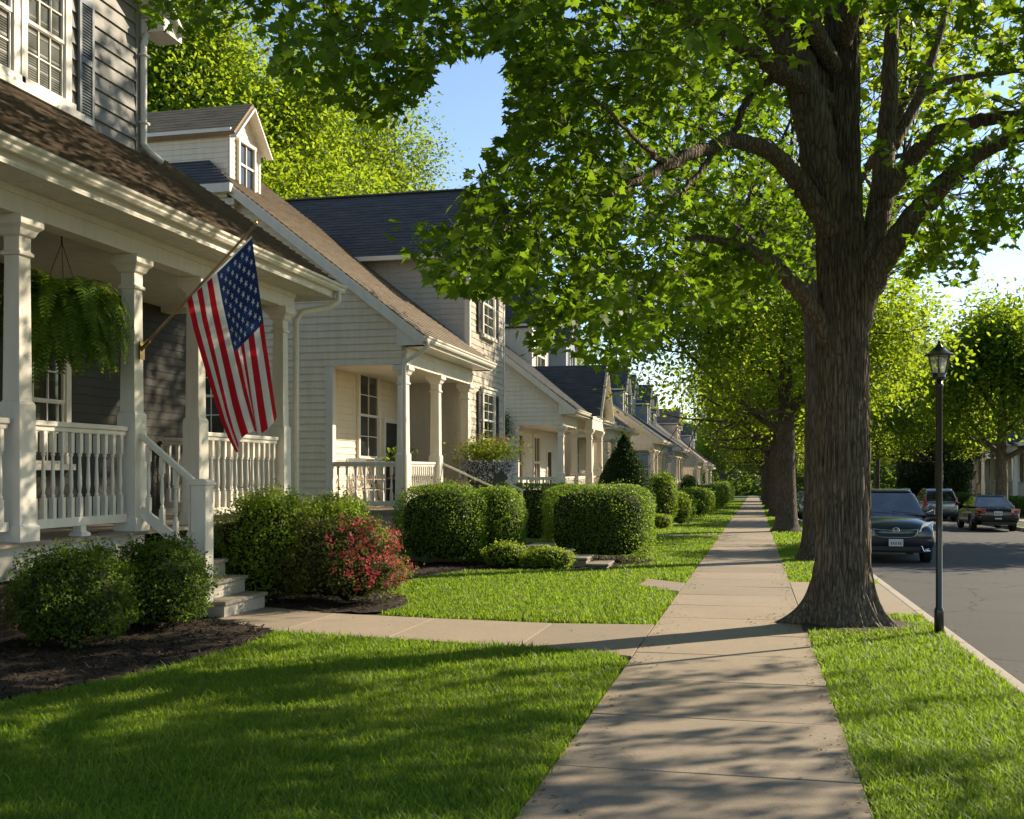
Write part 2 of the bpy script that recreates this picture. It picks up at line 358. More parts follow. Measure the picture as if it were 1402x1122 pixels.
M['hosta'] = leafmat('hosta_leaves', (.07, .12, .06), (.10, .16, .09), (.15, .21, .12), .25, (.2, .3, .1), .45)
M['fern'] = leafmat('fern_fronds', (.04, .09, .008), (.065, .13, .012), (.10, .17, .018), .42, (.34, .52, .04), .5)
M['grass'] = leafmat('grass_blades', (.05, .115, .010), (.085, .165, .013), (.15, .205, .025), .4, (.46, .68, .04), .4)
M['fallen'] = leafmat('fallen_leaves', (.10, .08, .02), (.18, .14, .03), (.30, .22, .05), .2, (.3, .25, .05), .7)
M['core'] = simple('shrub_twigs', (.03, .032, .014), .95, 0, .1)
M['floor_paint'] = paint('worn_porch_floor_paint', (.26, .215, .17), .55, .2, .1)

# ------------------------------------------------------------------ ground, pavement, road
LX, RX = -1.15, 0.57                 # sidewalk edges
KX0, KX1 = 2.06, 2.22                # near kerb
FX0, FX1 = 10.7, 10.86               # far kerb
def hz(y): return gz(min(y, 330.0))
def sheet(name, poly, dz, mat, kind='structure', step=2.0):
    """flat strip (x,y) polygon following the grade, dz above it"""
    mb = MB(); ys = [p[1] for p in poly]; y = min(ys)
    mb.face([(p[0], p[1], hz(p[1]) + dz) for p in poly]); o = mb.build(name, mat); return tag(o, kind=kind)
g = MB()
ysteps = [-60, -20, 0, 330, 1500]
def strips(mb, x0, x1, dz, ys):
    for a, c in zip(ys[:-1], ys[1:]): mb.face([(x0, a, hz(a) + dz), (x1, a, hz(a) + dz), (x1, c, hz(c) + dz), (x0, c, hz(c) + dz)])
strips(g, -700, 900, -.30, ysteps); tag(g.build('ground', M['soil']), kind='structure')
g = MB(); strips(g, -120, KX0, -.012, [-30, 0, 330]); strips(g, FX1, 140, -.012, [-30, 0, 330]); tag(g.build('lawn', M['lawn_soil']), kind='structure')
g = MB(); strips(g, KX1 - .01, FX0 + .01, -.135, [-30, 0, 330]); tag(g.build('road', M['asphalt']), kind='structure')
g = MB()
for y in np.arange(-30, 328, 3.0):
    for a, c in ((KX0, KX1), (FX0, FX1)):
        g.hexa([(a, y, hz(y) - .3), (c, y, hz(y) - .3), (c, y + 2.985, hz(y + 3) - .3), (a, y + 2.985, hz(y + 3) - .3)],
               [(a, y, hz(y) + .012), (c - .02 if c == KX1 else c, y, hz(y) + .008), (c - .02 if c == KX1 else c, y + 2.985, hz(y + 3) + .008), (a, y + 2.985, hz(y + 3) + .012)])
k = g.build('kerb', M['kerb']); bevel(k, .02); tag(k, kind='structure')
g = MB()
def slab_row(mb, x0, x1, y0, y1, L, top=.02, gap=.016):
    y = y0
    while y < y1 - .05:
        e = min(y + L, y1); j = random.uniform(-.004, .004)
        mb.hexa([(x0, y + gap, hz(y) - .1), (x1, y + gap, hz(y) - .1), (x1, e, hz(e) - .1), (x0, e, hz(e) - .1)],
                [(x0, y + gap, hz(y) + top + j), (x1, y + gap, hz(y) + top - j), (x1, e, hz(e) + top - j), (x0, e, hz(e) + top + j)]); y = e
slab_row(g, LX, RX, -2.6, 320, 1.45)
o = g.build('sidewalk', M['concrete']); bevel(o, .005, 2); tag(o, kind='structure')
g = MB()
def slab(mb, pts, top=.018):
    mb.hexa([(x, y, hz(y) - .1) for x, y in pts], [(x, y, hz(y) + top) for x, y in pts])
slab(g, [(-2.35, 10.55), (LX - .012, 10.2), (LX - .012, 12.6), (-2.35, 12.42)])
slab(g, [(-3.85, 10.75), (-2.362, 10.55), (-2.362, 12.42), (-3.85, 12.52)]); slab(g, [(-5.2, 10.95), (-3.862, 10.75), (-3.862, 12.52), (-5.2, 12.68)])
slab(g, [(-6.42, 11.75), (-5.212, 10.97), (-5.212, 12.68), (-6.42, 13.15)])
bevel(g.build('front_path', M['concrete']), .004); tag(bpy.data.objects['front_path'], kind='structure')
g = MB()
slab(g, [(-1.9, 17.5), (LX - .012, 16.7), (LX - .012, 18.2), (-1.9, 18.9)])
for yy in (35.5, 46.5, 58, 70, 83, 95): slab(g, [(-6.3, yy), (LX - .012, yy), (LX - .012, yy + 1.1), (-6.3, yy + 1.1)])
bevel(g.build('garden_paths', M['concrete']), .012); tag(bpy.data.objects['garden_paths'], kind='structure')
g = MB(); slab(g, [(RX + .012, 14.4), (KX0 - .01, 14.4), (KX0 - .01, 18.9), (RX + .012, 18.9)], .016)
tag(g.build('apron_paving', M['concrete']), kind='structure')
g = MB(); slab(g, [(12.6, -30), (13.9, -30), (13.9, 0), (12.6, 0)]); slab(g, [(12.6, 0), (13.9, 0), (13.9, 320), (12.6, 320)]); tag(g.build('far_sidewalk', M['concrete']), kind='structure')

# mulch beds: bumpy sheets with loose chips
def bed(name, poly, n, dz=.02, amp=.05):
    P = np.array(poly); mn, mx = P.min(0), P.max(0); s = .12
    xs = np.arange(mn[0], mx[0] + s, s); ys = np.arange(mn[1], mx[1] + s, s); mb = MB(); key = {}
    def zz(x, y): return hz(y) + dz + amp * (noise.noise((x * 1.7, y * 1.7, 3)) + .5 * noise.noise((x * 6, y * 6, 1)))
    for x in xs:
        for y in ys:
            if inpoly(np.array([[x + s/2, y + s/2]]), poly)[0]:
                q = []
                for a, c in ((x, y), (x + s, y), (x + s, y + s), (x, y + s)):
                    kk = (round(a, 3), round(c, 3))
                    if kk not in key: key[kk] = len(mb.v); mb.v.append((a, c, zz(a, c)))
                    q.append(key[kk])
                mb.f.append(q); mb.uv.append(None); mb.m.append(0)
    o = mb.build(name, M['mulch'], None, True); tag(o, kind='structure')
    pts = mn + rng.random((n * 3, 2)) * (mx - mn); pts = pts[inpoly(pts, poly)][:n]
    pos = np.array([(x, y, zz(x, y) + .006) for x, y in pts]); N = len(pos)
    nn = rnd_dirs(N) * .5 + np.array([0, 0, 1]); Rm = frames(nn, rnd_dirs(N))
    return inst([(-.18, 0, 0), (.18, 0, 0), (.14, 1, .1), (-.14, 1, .1)], [[0, 1, 2, 3]], pos, Rm, rng.uniform(.02, .065, N))
def inpoly(p, poly):
    x, y = p[:, 0], p[:, 1]; c = np.zeros(len(p), bool); n = len(poly)
    for i in range(n):
        (x0, y0), (x1, y1) = poly[i], poly[(i + 1) % n]
        k = ((y0 > y) != (y1 > y)); t = (x1 - x0) * (y - y0) / ((y1 - y0) if y1 != y0 else 1e-9) + x0; c ^= k & (x < t)
    return c
BED1 = [(-7.6, 2), (-5.75, 2), (-5.7, 5.5), (-5.5, 7), (-5.15, 8.3), (-5.05, 9.4), (-5.1, 10.7), (-5.25, 11.0), (-6.4, 11.75), (-6.4, 11.95), (-7.6, 11.95)]
BED2 = [(-7.6, 13.1), (-6.4, 13.1), (-5.2, 12.7), (-4.75, 12.95), (-4.6, 13.6), (-4.9, 14.5), (-5.6, 15.6), (-5.9, 18), (-5.4, 19.6), (-4.3, 20.2), (-2.95, 20.7), (-2.9, 21), (-4.9, 21.3), (-5.2, 22.4), (-7.6, 22.4)]
BED3 = [(-5, 22.2), (-2.9, 21.3), (-2.3, 21.9), (-2.15, 23.6), (-2.8, 24.6), (-7, 26), (-7, 31), (-7.5, 31), (-7.5, 22.2)]
CV, CC, CI = [], [], []; base = 0
for nm, pl, n in (('mulch_bed', BED1, 9000), ('mulch_bed', BED2, 6000), ('mulch_bed', BED3, 2500)):
    V, c, I = bed(nm, pl, n); CV.append(V); CC.append(c); CI.append(I + base); base += len(V)
tag(np_mesh('mulch_chips', np.concatenate(CV), np.concatenate(CC), np.concatenate(CI), M['chips']), kind='stuff')

# ------------------------------------------------------------------ house pieces
X, Y, Z = Vector((1, 0, 0)), Vector((0, 1, 0)), Vector((0, 0, 1))
def window(par, o, U, N, W, H, cols=3, rows=2, mats=('white', 'glass'), detail=True, crown=False, trim=.1):
    """double-hung window: o = lower left glass corner on the wall plane"""
    o, U, N = Vector(o), Vector(U), Vector(N); mb = MB()
    def bx(mb, u0, u1, z0, z1, d0, d1):
        P = lambda u, z, d: o + U * u + Z * z + N * d
        mb.hexa([P(u0, z0, d0), P(u1, z0, d0), P(u1, z1, d0), P(u0, z1, d0)], [P(u0, z0, d1), P(u1, z0, d1), P(u1, z1, d1), P(u0, z1, d1)])
    t = trim
    bx(mb, -t, 0, 0, H, .004, .075); bx(mb, W, W + t, 0, H, .004, .075); bx(mb, -t - .02, W + t + .02, H, H + t * 1.15, .004, .085)
    if crown: bx(mb, -t - .06, W + t + .06, H + t * 1.15, H + t * 1.15 + .05, .004, .13)
    wd = mb.build('window', M[mats[0]], par)
    if detail:
        mb = MB(); bx(mb, -t - .04, W + t + .04, -.09, -.002, .004, .12); mb.build('sill', M[mats[0]], wd)
        for nm, z0, z1, dd in (('upper_sash', H * .5, H, .035), ('lower_sash', 0, H * .5 + .03, .02)):
            mb = MB(); f = .045
            bx(mb, .002, f, z0, z1 - .002, .012, dd + .02); bx(mb, W - f, W - .002, z0, z1 - .002, .012, dd + .02); bx(mb, f, W - f, z0, z0 + f, .012, dd + .02); bx(mb, f, W - f, z1 - f, z1 - .002, .012, dd + .02)
            for i in range(1, cols): u = f + (W - 2*f) * i / cols; bx(mb, u - .011, u + .011, z0 + f, z1 - f, .014, dd + .008)
            for i in range(1, rows): z = z0 + f + (z1 - z0 - 2*f) * i / rows; bx(mb, f, W - f, z - .011, z + .011, .013, dd + .006)
            mb.build(nm, M[mats[0]], wd)
    else:
        mb = MB(); bx(mb, 0, W, H * .48, H * .53, .01, .05)
        for i in range(1, cols): u = W * i / cols; bx(mb, u - .015, u + .015, 0, H, .009, .04)
        mb.build('sash', M[mats[0]], wd)
    mb = MB(); bx(mb, .001, W - .001, .001, H - .001, .003, .0105); mb.build('pane', M[mats[1]], wd)
    return wd
def shutter(par, o, U, N, W, H, mat, slats=True):
    o, U, N = Vector(o), Vector(U), Vector(N); mb = MB()
    def bx(u0, u1, z0, z1, d0, d1):
        P = lambda u, z, d: o + U * u + Z * z + N * d
        mb.hexa([P(u0, z0, d0), P(u1, z0, d0), P(u1, z1, d0), P(u0, z1, d0)], [P(u0, z0, d1), P(u1, z0, d1), P(u1, z1, d1), P(u0, z1, d1)])
    s = .055; bx(0, s, 0, H, .02, .06); bx(W - s, W, 0, H, .02, .06)
    for a, c in ((0, .09), (H * .5 - .045, H * .5 + .045), (H - .09, H)): bx(s, W - s, a, c, .02, .058)
    bx(s, W - s, .09, H - .09, .02, .027)
    if slats:
        z = .1
        while z < H - .13:
            if abs(z + .02 - H * .5) > .075:
                P = lambda u, zz, d: o + U * u + Z * zz + N * d
                mb.hexa([P(s, z, .05), P(W - s, z, .05), P(W - s, z + .008, .052), P(s, z + .008, .052)], [P(s, z + .03, .028), P(W - s, z + .03, .028), P(W - s, z + .036, .03), P(s, z + .036, .03)])
            z += .045
    return mb.build('shutter', M[mat], par)
def column(par, x, y, z0, z1, mat='white', w=.205, rail=1.45, tall=True):
    mb = MB(); h = w / 2; H = z1 - z0
    mb.lathe((x, y, z0), [(h + .055, 0), (h + .055, .16), (h + .03, .19), (h + .025, rail), (h + .012, rail + .03), (h, rail + .04), (h - .012, H - .42), (h + .015, H - .41), (h + .015, H - .375), (h - .008, H - .36), (h - .008, H - .22), (h + .02, H - .20), (h + .045, H - .14), (h + .085, H - .10), (h + .085, H - .0)], sq=True)
    o = mb.build('column', M[mat], par); bevel(o, .006); return o
def baluster_mb(mb, x, y, z0, z1, s=.04, turned=True):
    H = z1 - z0
    if not turned: mb.box(x - s * .5, x + s * .5, y - s * .5, y + s * .5, z0, z1); return
    a = H * .24; c = H * .76; r = s * .5
    mb.lathe((x, y, 0), [(r, z0), (r, z0 + a)], sq=True); mb.lathe((x, y, 0), [(r, z0 + c), (r, z1)], sq=True)
    mb.lathe((x, y, 0), [(r * .75, z0 + a), (r * 1.0, z0 + a + .02), (r * .55, z0 + a + .05), (r * .95, z0 + a + H * .14), (r * .8, z0 + H * .5), (r * .6, z0 + c - .09), (r * .55, z0 + c - .05), (r * 1.0, z0 + c - .025), (r * .7, z0 + c)], 10)
def railing(par, a, c, z0, z1, n, mat='white', turned=True, s=.055, split=True):
    """balustrade from a to c (x,y), bottom rail at z0, top of hand rail z1"""
    a, c = Vector((*a, 0)), Vector((*c, 0)); r = None
    mb = MB(); mb.bar(a + Z * (z1 - .03), c + Z * (z1 - .03), .115, .06); mb.bar(a + Z * (z1 - .088), c + Z * (z1 - .088), .07, .055)
    if not split:
        mb.bar(a + Z * (z0 + .045), c + Z * (z0 + .045), .07, .09)
        for i in range(n): p = a.lerp(c, (i + .5) / n); baluster_mb(mb, p.x, p.y, z0 + .09, z1 - .115, s, False)
        return mb.build('railing', M[mat], par)
    r = mb.build('railing', M[mat], par); bevel(r, .012)
    mb = MB(); mb.bar(a + Z * (z0 + .05), c + Z * (z0 + .05), .075, .10); mb.build('bottom_rail', M[mat], r)
    for i in range(n):
        p = a.lerp(c, (i + .5) / n); mb = MB(); baluster_mb(mb, p.x, p.y, z0 + .1, z1 - .115, s, turned); mb.build('baluster', M[mat], r, False)
    return r
def gutter(par, x, y0, y1, z, mat='white', name='gutter'):
    """K-style gutter along y, back at x, facing +x"""
    prof = [(0, -.12), (.075, -.12), (.10, -.085), (.10, -.06), (.13, -.03), (.135, 0), (.12, .004), (.115, -.02), (.012, -.02), (0, .0)]
    mb = MB(); n = len(prof); b = 0
    for yy in (y0, y1):
        for px, pz in prof: mb.v.append((x + px, yy, z + pz))
    for i in range(n): mb.f.append([i, (i + 1) % n, n + (i + 1) % n, n + i])
    mb.f.append(list(range(n))[::-1]); mb.f.append([n + i for i in range(n)]); mb.uv = [None] * len(mb.f); mb.m = [0] * len(mb.f)
    return mb.build(name, M[mat], par)
def roof_plane(mb, O, U, V, poly, h=.14, step=.012, thick=.09):
    """shingled plane: courses (slot 0) and underside + edges (slot 1)"""
    O, U, V = Vector(O), Vector(U), Vector(V); N = U.cross(V).normalized(); N = -N if N.z < 0 else N
    mb.mi = 0; mb.course(O, U, V, N, poly, h, step); mb.mi = 1
    P = [O + U * u + V * v for u, v in poly]; Q = [p - N * thick for p in P]
    mb.face(Q[::-1]); n = len(P)
    mb.mi = 0
    for i in range(n): mb.face([Q[i], Q[(i + 1) % n], P[(i + 1) % n] , P[i]])
def dormer(par, xf, yc, W, zb, zt, pitch, roof, wall, trim='white', xr=None, detail=True, blind='glass', back=3.0):
    """gabled dormer facing +x: front face at xf, centre yc"""
    d = None; y0, y1 = yc - W/2, yc + W/2; zp = zt + pitch * W/2
    mb = MB(); hh = .13 if detail else .16
    mb.course((xf, 0, 0), Y, Z, X, [(y0, zb), (y1, zb), (y1, zt), (yc, zp), (y0, zt)], hh, .012)
    mb.course((0, y0, 0), X, Z, -Y, [(xf - back, zb - .6), (xf, zb - .6), (xf, zt), (xf - back, zt)], hh, .012)
    mb.course((0, y1, 0), -X, Z, Y, [(-xf, zb - .6), (back - xf, zb - .6), (back - xf, zt), (-xf, zt)], hh, .012)
    mb.face([(xf - .01, y0, zb - .6), (xf - .01, y1, zb - .6), (xf - .01, y1, zb), (xf - .01, y0, zb)])
    d = mb.build('dormer', M[wall], par)
    ov = .16; L = back + .22; s = math.hypot(1, pitch); hw = W/2 + ov
    mb = MB(); e = zp - pitch * hw + .03
    roof_plane(mb, (xf + .22, yc - hw, e), -X, Vector((0, 1, pitch)) / s, [(0, 0), (L, 0), (L, hw * s), (0, hw * s)])
    roof_plane(mb, (xf + .22 - L, yc + hw, e), X, Vector((0, -1, pitch)) / s, [(0, 0), (L, 0), (L, hw * s), (0, hw * s)])
    mb.build('roof', [M[roof], M[trim]], d)
    mb = MB()
    for sg in (-1, 1): mb.bar((xf + .2, yc + sg * (hw - .01), e - .13), (xf + .2, yc + .0 * sg, zp - .10), .05, .17, X); 
    for sg in (-1, 1):
        mb.box(xf + .002, xf + .03, yc + sg * (W/2 - .05) - .05, yc + sg * (W/2 - .05) + .05, zb, zt - .02)
        mb.box(xf - back * .8, xf + .12, yc + sg * (W/2 + .08) - .07, yc + sg * (W/2 + .08) + .07, zt - .12, zt - .02)
    mb.build('trim', M[trim], d)
    ww = W * .46; window(d, (xf + .012, yc - ww/2, zb + .16), Y, X, ww, (zt - zb) * .82 - .1, 2, 2, (trim, blind), False, trim=.07)
    return d

# ------------------------------------------------------------------ near grey house
H1 = thing('grey_house', 'grey clapboard house with blue grey shutters and a white porch, nearest the camera', 'house', (-7.6, 13, gz(13)))
def house1():
    P = H1; xw = -9.8; FL = .90
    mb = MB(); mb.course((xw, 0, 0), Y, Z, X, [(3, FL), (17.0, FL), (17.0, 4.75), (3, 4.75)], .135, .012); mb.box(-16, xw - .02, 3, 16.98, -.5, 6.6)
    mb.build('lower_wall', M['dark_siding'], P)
    # upper storey front gable
    zc, yc = 9.0, 15.45
    poly = [(4, 6.3), (yc, 6.3), (yc, zc), (10.2, zc + .82 * (yc - 10.2)), (4, zc + .82 * (yc - 10.2))]
    mb = MB(); mb.course((xw, 0, 0), Y, Z, X, [(4, 6.3), (yc, 6.3), (yc, zc + .3), (4, zc + .3 + .0)], .235, .032)
    mb.course((xw, 0, 0), Y, Z, X, [(4, 9.355), (yc, 9.355), (10.2, zc + 4.6), (4, zc + 4.6)], .235, .032)
    mb.box(-16, xw - .02, 4, yc - .02, 6.0, 9.3)
    mb.build('upper_wall', M['grey_siding'], P)
    mb = MB(); mb.box(xw - .02, xw + .035, yc - .10, yc + .03, 6.4, zc + .1); mb.build('corner_board', M['grey_siding'], P)
    # rake and eave return of the upper roof
    mb = MB(); s = math.hypot(1, .82)
    roof_plane(mb, (xw + .42, yc + .55, zc + .0), Vector((-1, 0, 0)), Vector((0, -1, .82)) / s, [(0, 0), (6, 0), (6, 8), (0, 8)][::1])
    r = mb.build('upper_roof', [M['brown_roof'], M['white']], P)
    mb = MB(); mb.bar((xw + .40, yc + .56, zc - .10), (xw + .40, yc - 5, zc - .10 + .82 * 5.56), .06, .26, X)
    mb.box(xw + .02, xw + .44, yc + .05, yc + .60, zc - .20, zc + .02); mb.box(xw + .02, xw + .39, yc - 1.0, yc + .06, zc + .02 + .35, zc + .37 + .06)
    mb.build('eave_return', M['white'], P)
    mb = MB(); mb.tube([(xw + .12, yc + .09, zc - .2), (xw + .08, yc + .04, zc - .4), (xw + .08, yc + .04, 6.98), (xw + .2, yc + .1, 6.82), (xw + .34, yc + .16, 6.70)], .055, 10)
    for z in (8.4, 7.3): mb.box(xw + .02, xw + .15, yc - .04, yc + .12, z, z + .035)
    mb.build('downspout', M['white'], P, True)
    # upper windows
    for y0, W in ((11.52, .86), (12.65, .83)): window(P, (xw + .02, y0, 7.0), Y, X, W, 1.62, 3, 2, ('white', 'glass_blind'), True, trim=.13)
    mb = MB(); mb.box(xw + .022, xw + .11, 12.512, 12.518, 7.0, 8.6); mb.box(xw + .005, xw + .16, 11.3, 13.82, 6.80, 6.905); mb.build('window_apron', M['white'], P)
    shutter(P, (xw + .02, 13.82, 6.84), Y, X, .36, 1.85, 'shutter'); shutter(P, (xw + .02, 10.98, 6.84), Y, X, .36, 1.85, 'shutter')
    # porch roof
    m = .70; s = math.hypot(1, m); mb = MB()
    roof_plane(mb, (-6.98, 3.0, 4.86), Y, Vector((-1, 0, m)) / s, [(0, 0), (14.2, 0), (14.2, 5.6), (0, 5.6)], .15, .026, .10)
    mb.build('porch_roof', [M['brown_roof'], M['white']], P)
    mb = MB(); a = Vector((-6.96, 17.19, 4.73)); mb.bar(a, a + Vector((-1, 0, m)) * 4.6, .03, .17, Vector((m, 0, 1))); mb.build('rake_board', M['white'], P)
    gutter(P, -7.0, 3.0, 17.2, 4.83)
    mb = MB(); mb.box(-7.05, -7.002, 3.0, 17.19, 4.627, 4.80); mb.build('fascia', M['white'], P)
    mb = MB(); mb.box(-7.5, -7.003, 3.0, 17.19, 4.60, 4.625)
    for y in np.arange(4, 17, .9): mb.box(-7.34, -7.18, y, y + .35, 4.592, 4.6)
    mb.build('soffit', M['white_old'], P)
    mb = MB(); mb.box(-7.72, -7.48, 3, 16.38, 4.33, 4.6); mb.box(-7.745, -7.455, 3, 16.40, 4.52, 4.598); mb.box(-9.78, -7.72, 16.1, 16.36, 4.33, 4.6); mb.build('beam', M['white'], P)
    mb = MB()
    for x in np.arange(-9.78, -7.74, .125): mb.box(x, x + .119, 3, 16.1, 4.42, 4.44)
    mb.build('porch_ceiling', M['white_old'], P)
    mb = MB(); mb.face([(-9.8, 17.15, 4.6), (-7.0, 17.15, 4.62), (-7.0, 17.15, 4.8), (-9.8, 17.15, 6.75)]); mb.box(-9.8, -7.51, 16.41, 17.19, 4.6, 4.63); mb.build('gable_end', M['white_old'], P)
    # floor, skirt, brick base
    mb = MB()
    for x in np.arange(-9.78, -7.42, .135): mb.box(x, x + .13, 3, 16.45, FL - .035, FL)
    mb.build('porch_floor', M['floor_paint'], P)
    mb = MB(); mb.box(-7.52, -7.48, 3, 11.94, .52, FL - .037); mb.box(-7.52, -7.48, 13.12, 16.4, .52, FL - .037); mb.box(-9.7, -7.52, 16.36, 16.4, .52, FL - .037); mb.build('porch_skirt', M['white'], P)
    mb = MB()
    for y0, y1 in ((3, 11.95), (13.1, 16.35)):
        mb.face([(-7.54, y0, -.6), (-7.54, y1, -.6), (-7.54, y1, .52), (-7.54, y0, .52)], [(y0, -.6), (y1, -.6), (y1, .52), (y0, .52)])
        mb.box(-9.7, -7.56, y0, y1, -.6, .5)
    mb.build('foundation', M['brick'], P)
    for y in (9.74, 11.85, 13.4, 16.1): column(P, -7.6, y, FL, 4.33)
    column(P, -7.6, 7.5, FL, 4.33)
    railing(P, (-7.6, 7.68), (-7.6, 9.56), 1.02, 2.2, 11); railing(P, (-7.6, 9.92), (-7.6, 11.68), 1.02, 2.2, 11)
    railing(P, (-7.6, 13.58), (-7.6, 15.92), 1.02, 2.2, 13); railing(P, (-9.74, 16.15), (-7.76, 16.15), 1.02, 2.2, 12)
    mb = MB()
    for y in (10.8, 14.75): mb.lathe((-7.6, y, FL), [(.085, 0), (.085, .03), (.05, .06), (.05, .118)], sq=True)
    mb.build('rail_foot', M['white'], P)
    window(P, (xw + .012, 12.45, 1.75), Y, X, 1.05, 1.75, 3, 2, ('white', 'glass'), True, trim=.11)
    # steps
    g0 = gz(12.5); dz = (FL - g0) / 5; mb = MB(); xs = [-6.4, -6.69, -6.98, -7.27, -7.5]
    for k in range(4): mb.box(-7.56, xs[k], 11.97, 13.08, g0 - .2 + (0 if k == 0 else dz * k + .2), g0 + dz * (k + 1) - .05)
    st = mb.build('stairs', M['concrete_lt'], P)
    for k in range(4):
        mb = MB(); mb.box(xs[k + 1] - .02, xs[k] + .035, 11.94, 13.11, g0 + dz * (k + 1) - .05, g0 + dz * (k + 1)); bevel(mb.build('tread', M['bluestone'], st), .01)
    # stair railing: newel, rails, balusters
    mb = MB(); mb.bar((-7.48, 11.85, 2.1), (-6.72, 11.9, 1.47), .085, .075); sr = mb.build('stair_railing', M['white'], P); bevel(sr, .015)
    mb = MB(); mb.bar((-7.48, 11.85, 1.16), (-6.72, 11.9, .56), .06, .12); mb.build('bottom_rail', M['white'], sr)
    mb = MB(); mb.lathe((-6.66, 11.9, 0), [(.10, g0 + .2), (.10, 1.47), (.125, 1.475), (.125, 1.51), (.07, 1.545), (.0, 1.555)], sq=True); bevel(mb.build('newel_post', M['white'], sr), .006)
    for i in range(4):
        t = (i + .6) / 4.2; x = -7.48 + .76 * t; mb = MB(); baluster_mb(mb, x, 11.85 + .05 * t, 1.2 - .6 * t, 2.06 - .63 * t, .055); mb.build('baluster', M['white'], sr)
    # gutter downspout at the far end
    mb = MB(); mb.tube([(-6.93, 16.95, 4.72), (-6.93, 16.95, 4.55), (-7.05, 16.85, 4.43), (-7.38, 16.45, 4.30), (-7.44, 16.36, 4.15), (-7.44, 16.36, gz(16) - .02)], .052, 10); mb.build('downspout', M['white'], P, True)
house1()

# ------------------------------------------------------------------ generic porch house (local: x toward street, porch columns at x=0, y along the street)
def house(label, X0, Y0, rz=0, L=6, xd=2.0, fl=1.15, ct=4.35, ze=4.95, pitch=.78, xr=-6.4, wall='cream_siding', trim='white', roof='tan_roof', cols=(0.2, 2.6, 5.2), opening=True, dormers=(), gable=None, wing=None, detail=1, group='houses down the left side of the street', windows=((2.5, 1.2, 1.3, 2.0),), door=None, step_y=None, name='cottage', shut=None, roof2=None, hip=None, chimney=None):
    P = thing(name, label, 'house', (0, 0, 0), group)
    zr = lambda x: ze + pitch * (.62 - x)
    xb = 2 * xr - .62; W = M[wall]; T = M[trim]; hh = .16 if detail else .22; stp = .022 if detail else .03
    zh = ct + .02                        # head of porch openings
    ow = 1.75
    mb = MB()
    gab = lambda x: (zr(x) - .13 if x > xr else zr(xr) - .13 - pitch * (xr - x)) if not hip else min(zr(hip) - .13, zr(x) - .13)
    if opening:
        mb.course((0, 0, 0), X, Z, -Y, [(xb, -.6), (-ow, -.6), (-ow, gab(-ow)), (hip or xr, gab(hip or xr)), (xb, gab(xb))], hh, stp)
        mb.course((0, 0, 0), X, Z, -Y, [(-ow, zh), (.02, zh), (.02, gab(0)), (-ow, gab(-ow))], hh, stp, v0=-.6 + hh * math.floor((zh + .6) / hh))
        mb.box(-ow + .1, 0, .02, .12, zh, gab(0) - .02)
    else: mb.course((0, 0, 0), X, Z, -Y, [(xb, -.6), (.02, -.6), (.02, gab(0)), (xr, gab(xr)), (xb, gab(xb))], hh, stp)
    mb.face([(xb, L, -.6), (-xd, L, -.6), (-xd, L, gab(-xd)), (xr, L, gab(xr)), (xb, L, gab(xb))][::-1])
    mb.face([(-xd, L, zh), (0, L, zh), (0, L, gab(0)), (-xd, L, gab(-xd))][::-1])
    mb.face([(xb, .02, -.6), (xb, L, -.6), (xb, L, ze), (xb, .02, ze)])
    mb.build('side_wall', W, P)
    mb = MB(); mb.course((-xd, 0, 0), Y, Z, X, [(.02, fl), (L, fl), (L, zr(-xd) - .12), (.02, zr(-xd) - .12)], hh, stp); mb.build('front_wall', W, P)
    mb = MB(); s = math.hypot(1, pitch); ln = (.62 - xr) * s
    Lf = L + .56; vs = (.62 - hip) * s if hip else ln; uh = (zr(xr) - zr(hip)) / .9 if hip else 0
    roof_plane(mb, (.62, -.28, ze), Y, Vector((-1, 0, pitch)) / s, [(0, 0), (Lf, 0), (Lf, ln), (uh, ln)] + ([(0, vs)] if hip else []), .15 if detail else .22, .022)
    roof_plane(mb, (2 * xr - .62, L + .28, ze), -Y, Vector((1, 0, pitch)) / s, [(0, 0), (Lf, 0)] + ([(Lf, vs)] if hip else []) + [(Lf - uh, ln), (0, ln)], .3, .012)
    rf = mb.build('roof', [M[roof], T], P)
    if hip:
        sh = math.hypot(1, .9); mb2 = MB(); wH = 2 * (hip - xr); roof_plane(mb2, (hip + .05, -.30, zr(hip)), -X, Vector((0, 1, .9)) / sh, [(0, 0), (wH + .1, 0), (wH / 2 + .05, uh * sh + .05)], .15, .02, .06); mb2.build('hip_roof', [M['slate_roof'], T], P)
        mb2 = MB(); mb2.box(xr * 2 - hip, hip + .06, -.46, -.30, zr(hip) - .22, zr(hip) - .02); mb2.box(xr * 2 - hip, hip - .1, -.30, -.02, zr(hip) - .30, zr(hip) - .22); mb2.box(hip - .35, hip + .0, -.14, -.03, zr(hip) - .9, zr(hip) - .31); mb2.box(hip - .40, hip + .05, -.24, -.025, zr(hip) - .46, zr(hip) - .305); mb2.build('cornice', T, P)
    if roof2:
        mb = MB(); u0 = (.62 - roof2[0]) * s; roof_plane(mb, (.62 + .012, -.30, ze + .016), Y, Vector((-1, 0, pitch)) / s, [(0, u0), (L + .58, u0), (L + .58, ln), (0, ln)], .15, .012, .02); mb.build('upper_roof', [M[roof2[1]], M[roof2[1]]], P)
    mb = MB()
    for yy in (-.30, L + .30):
        mb = MB(); xe = hip if (hip and yy < 0) else xr; mb.bar((.60, yy, ze - .13), (xe, yy, zr(xe) - .14), .035, .2, (pitch, 0, 1)); mb.build('rake_board', T, P)
    gutter(P, .60, -.3, L + .3, ze - .01, trim)
    mb = MB(); mb.box(.12, .6, -.28, L + .28, ze - .20, ze - .18); mb.box(.57, .598, -.28, L + .28, ze - .18, ze - .03)
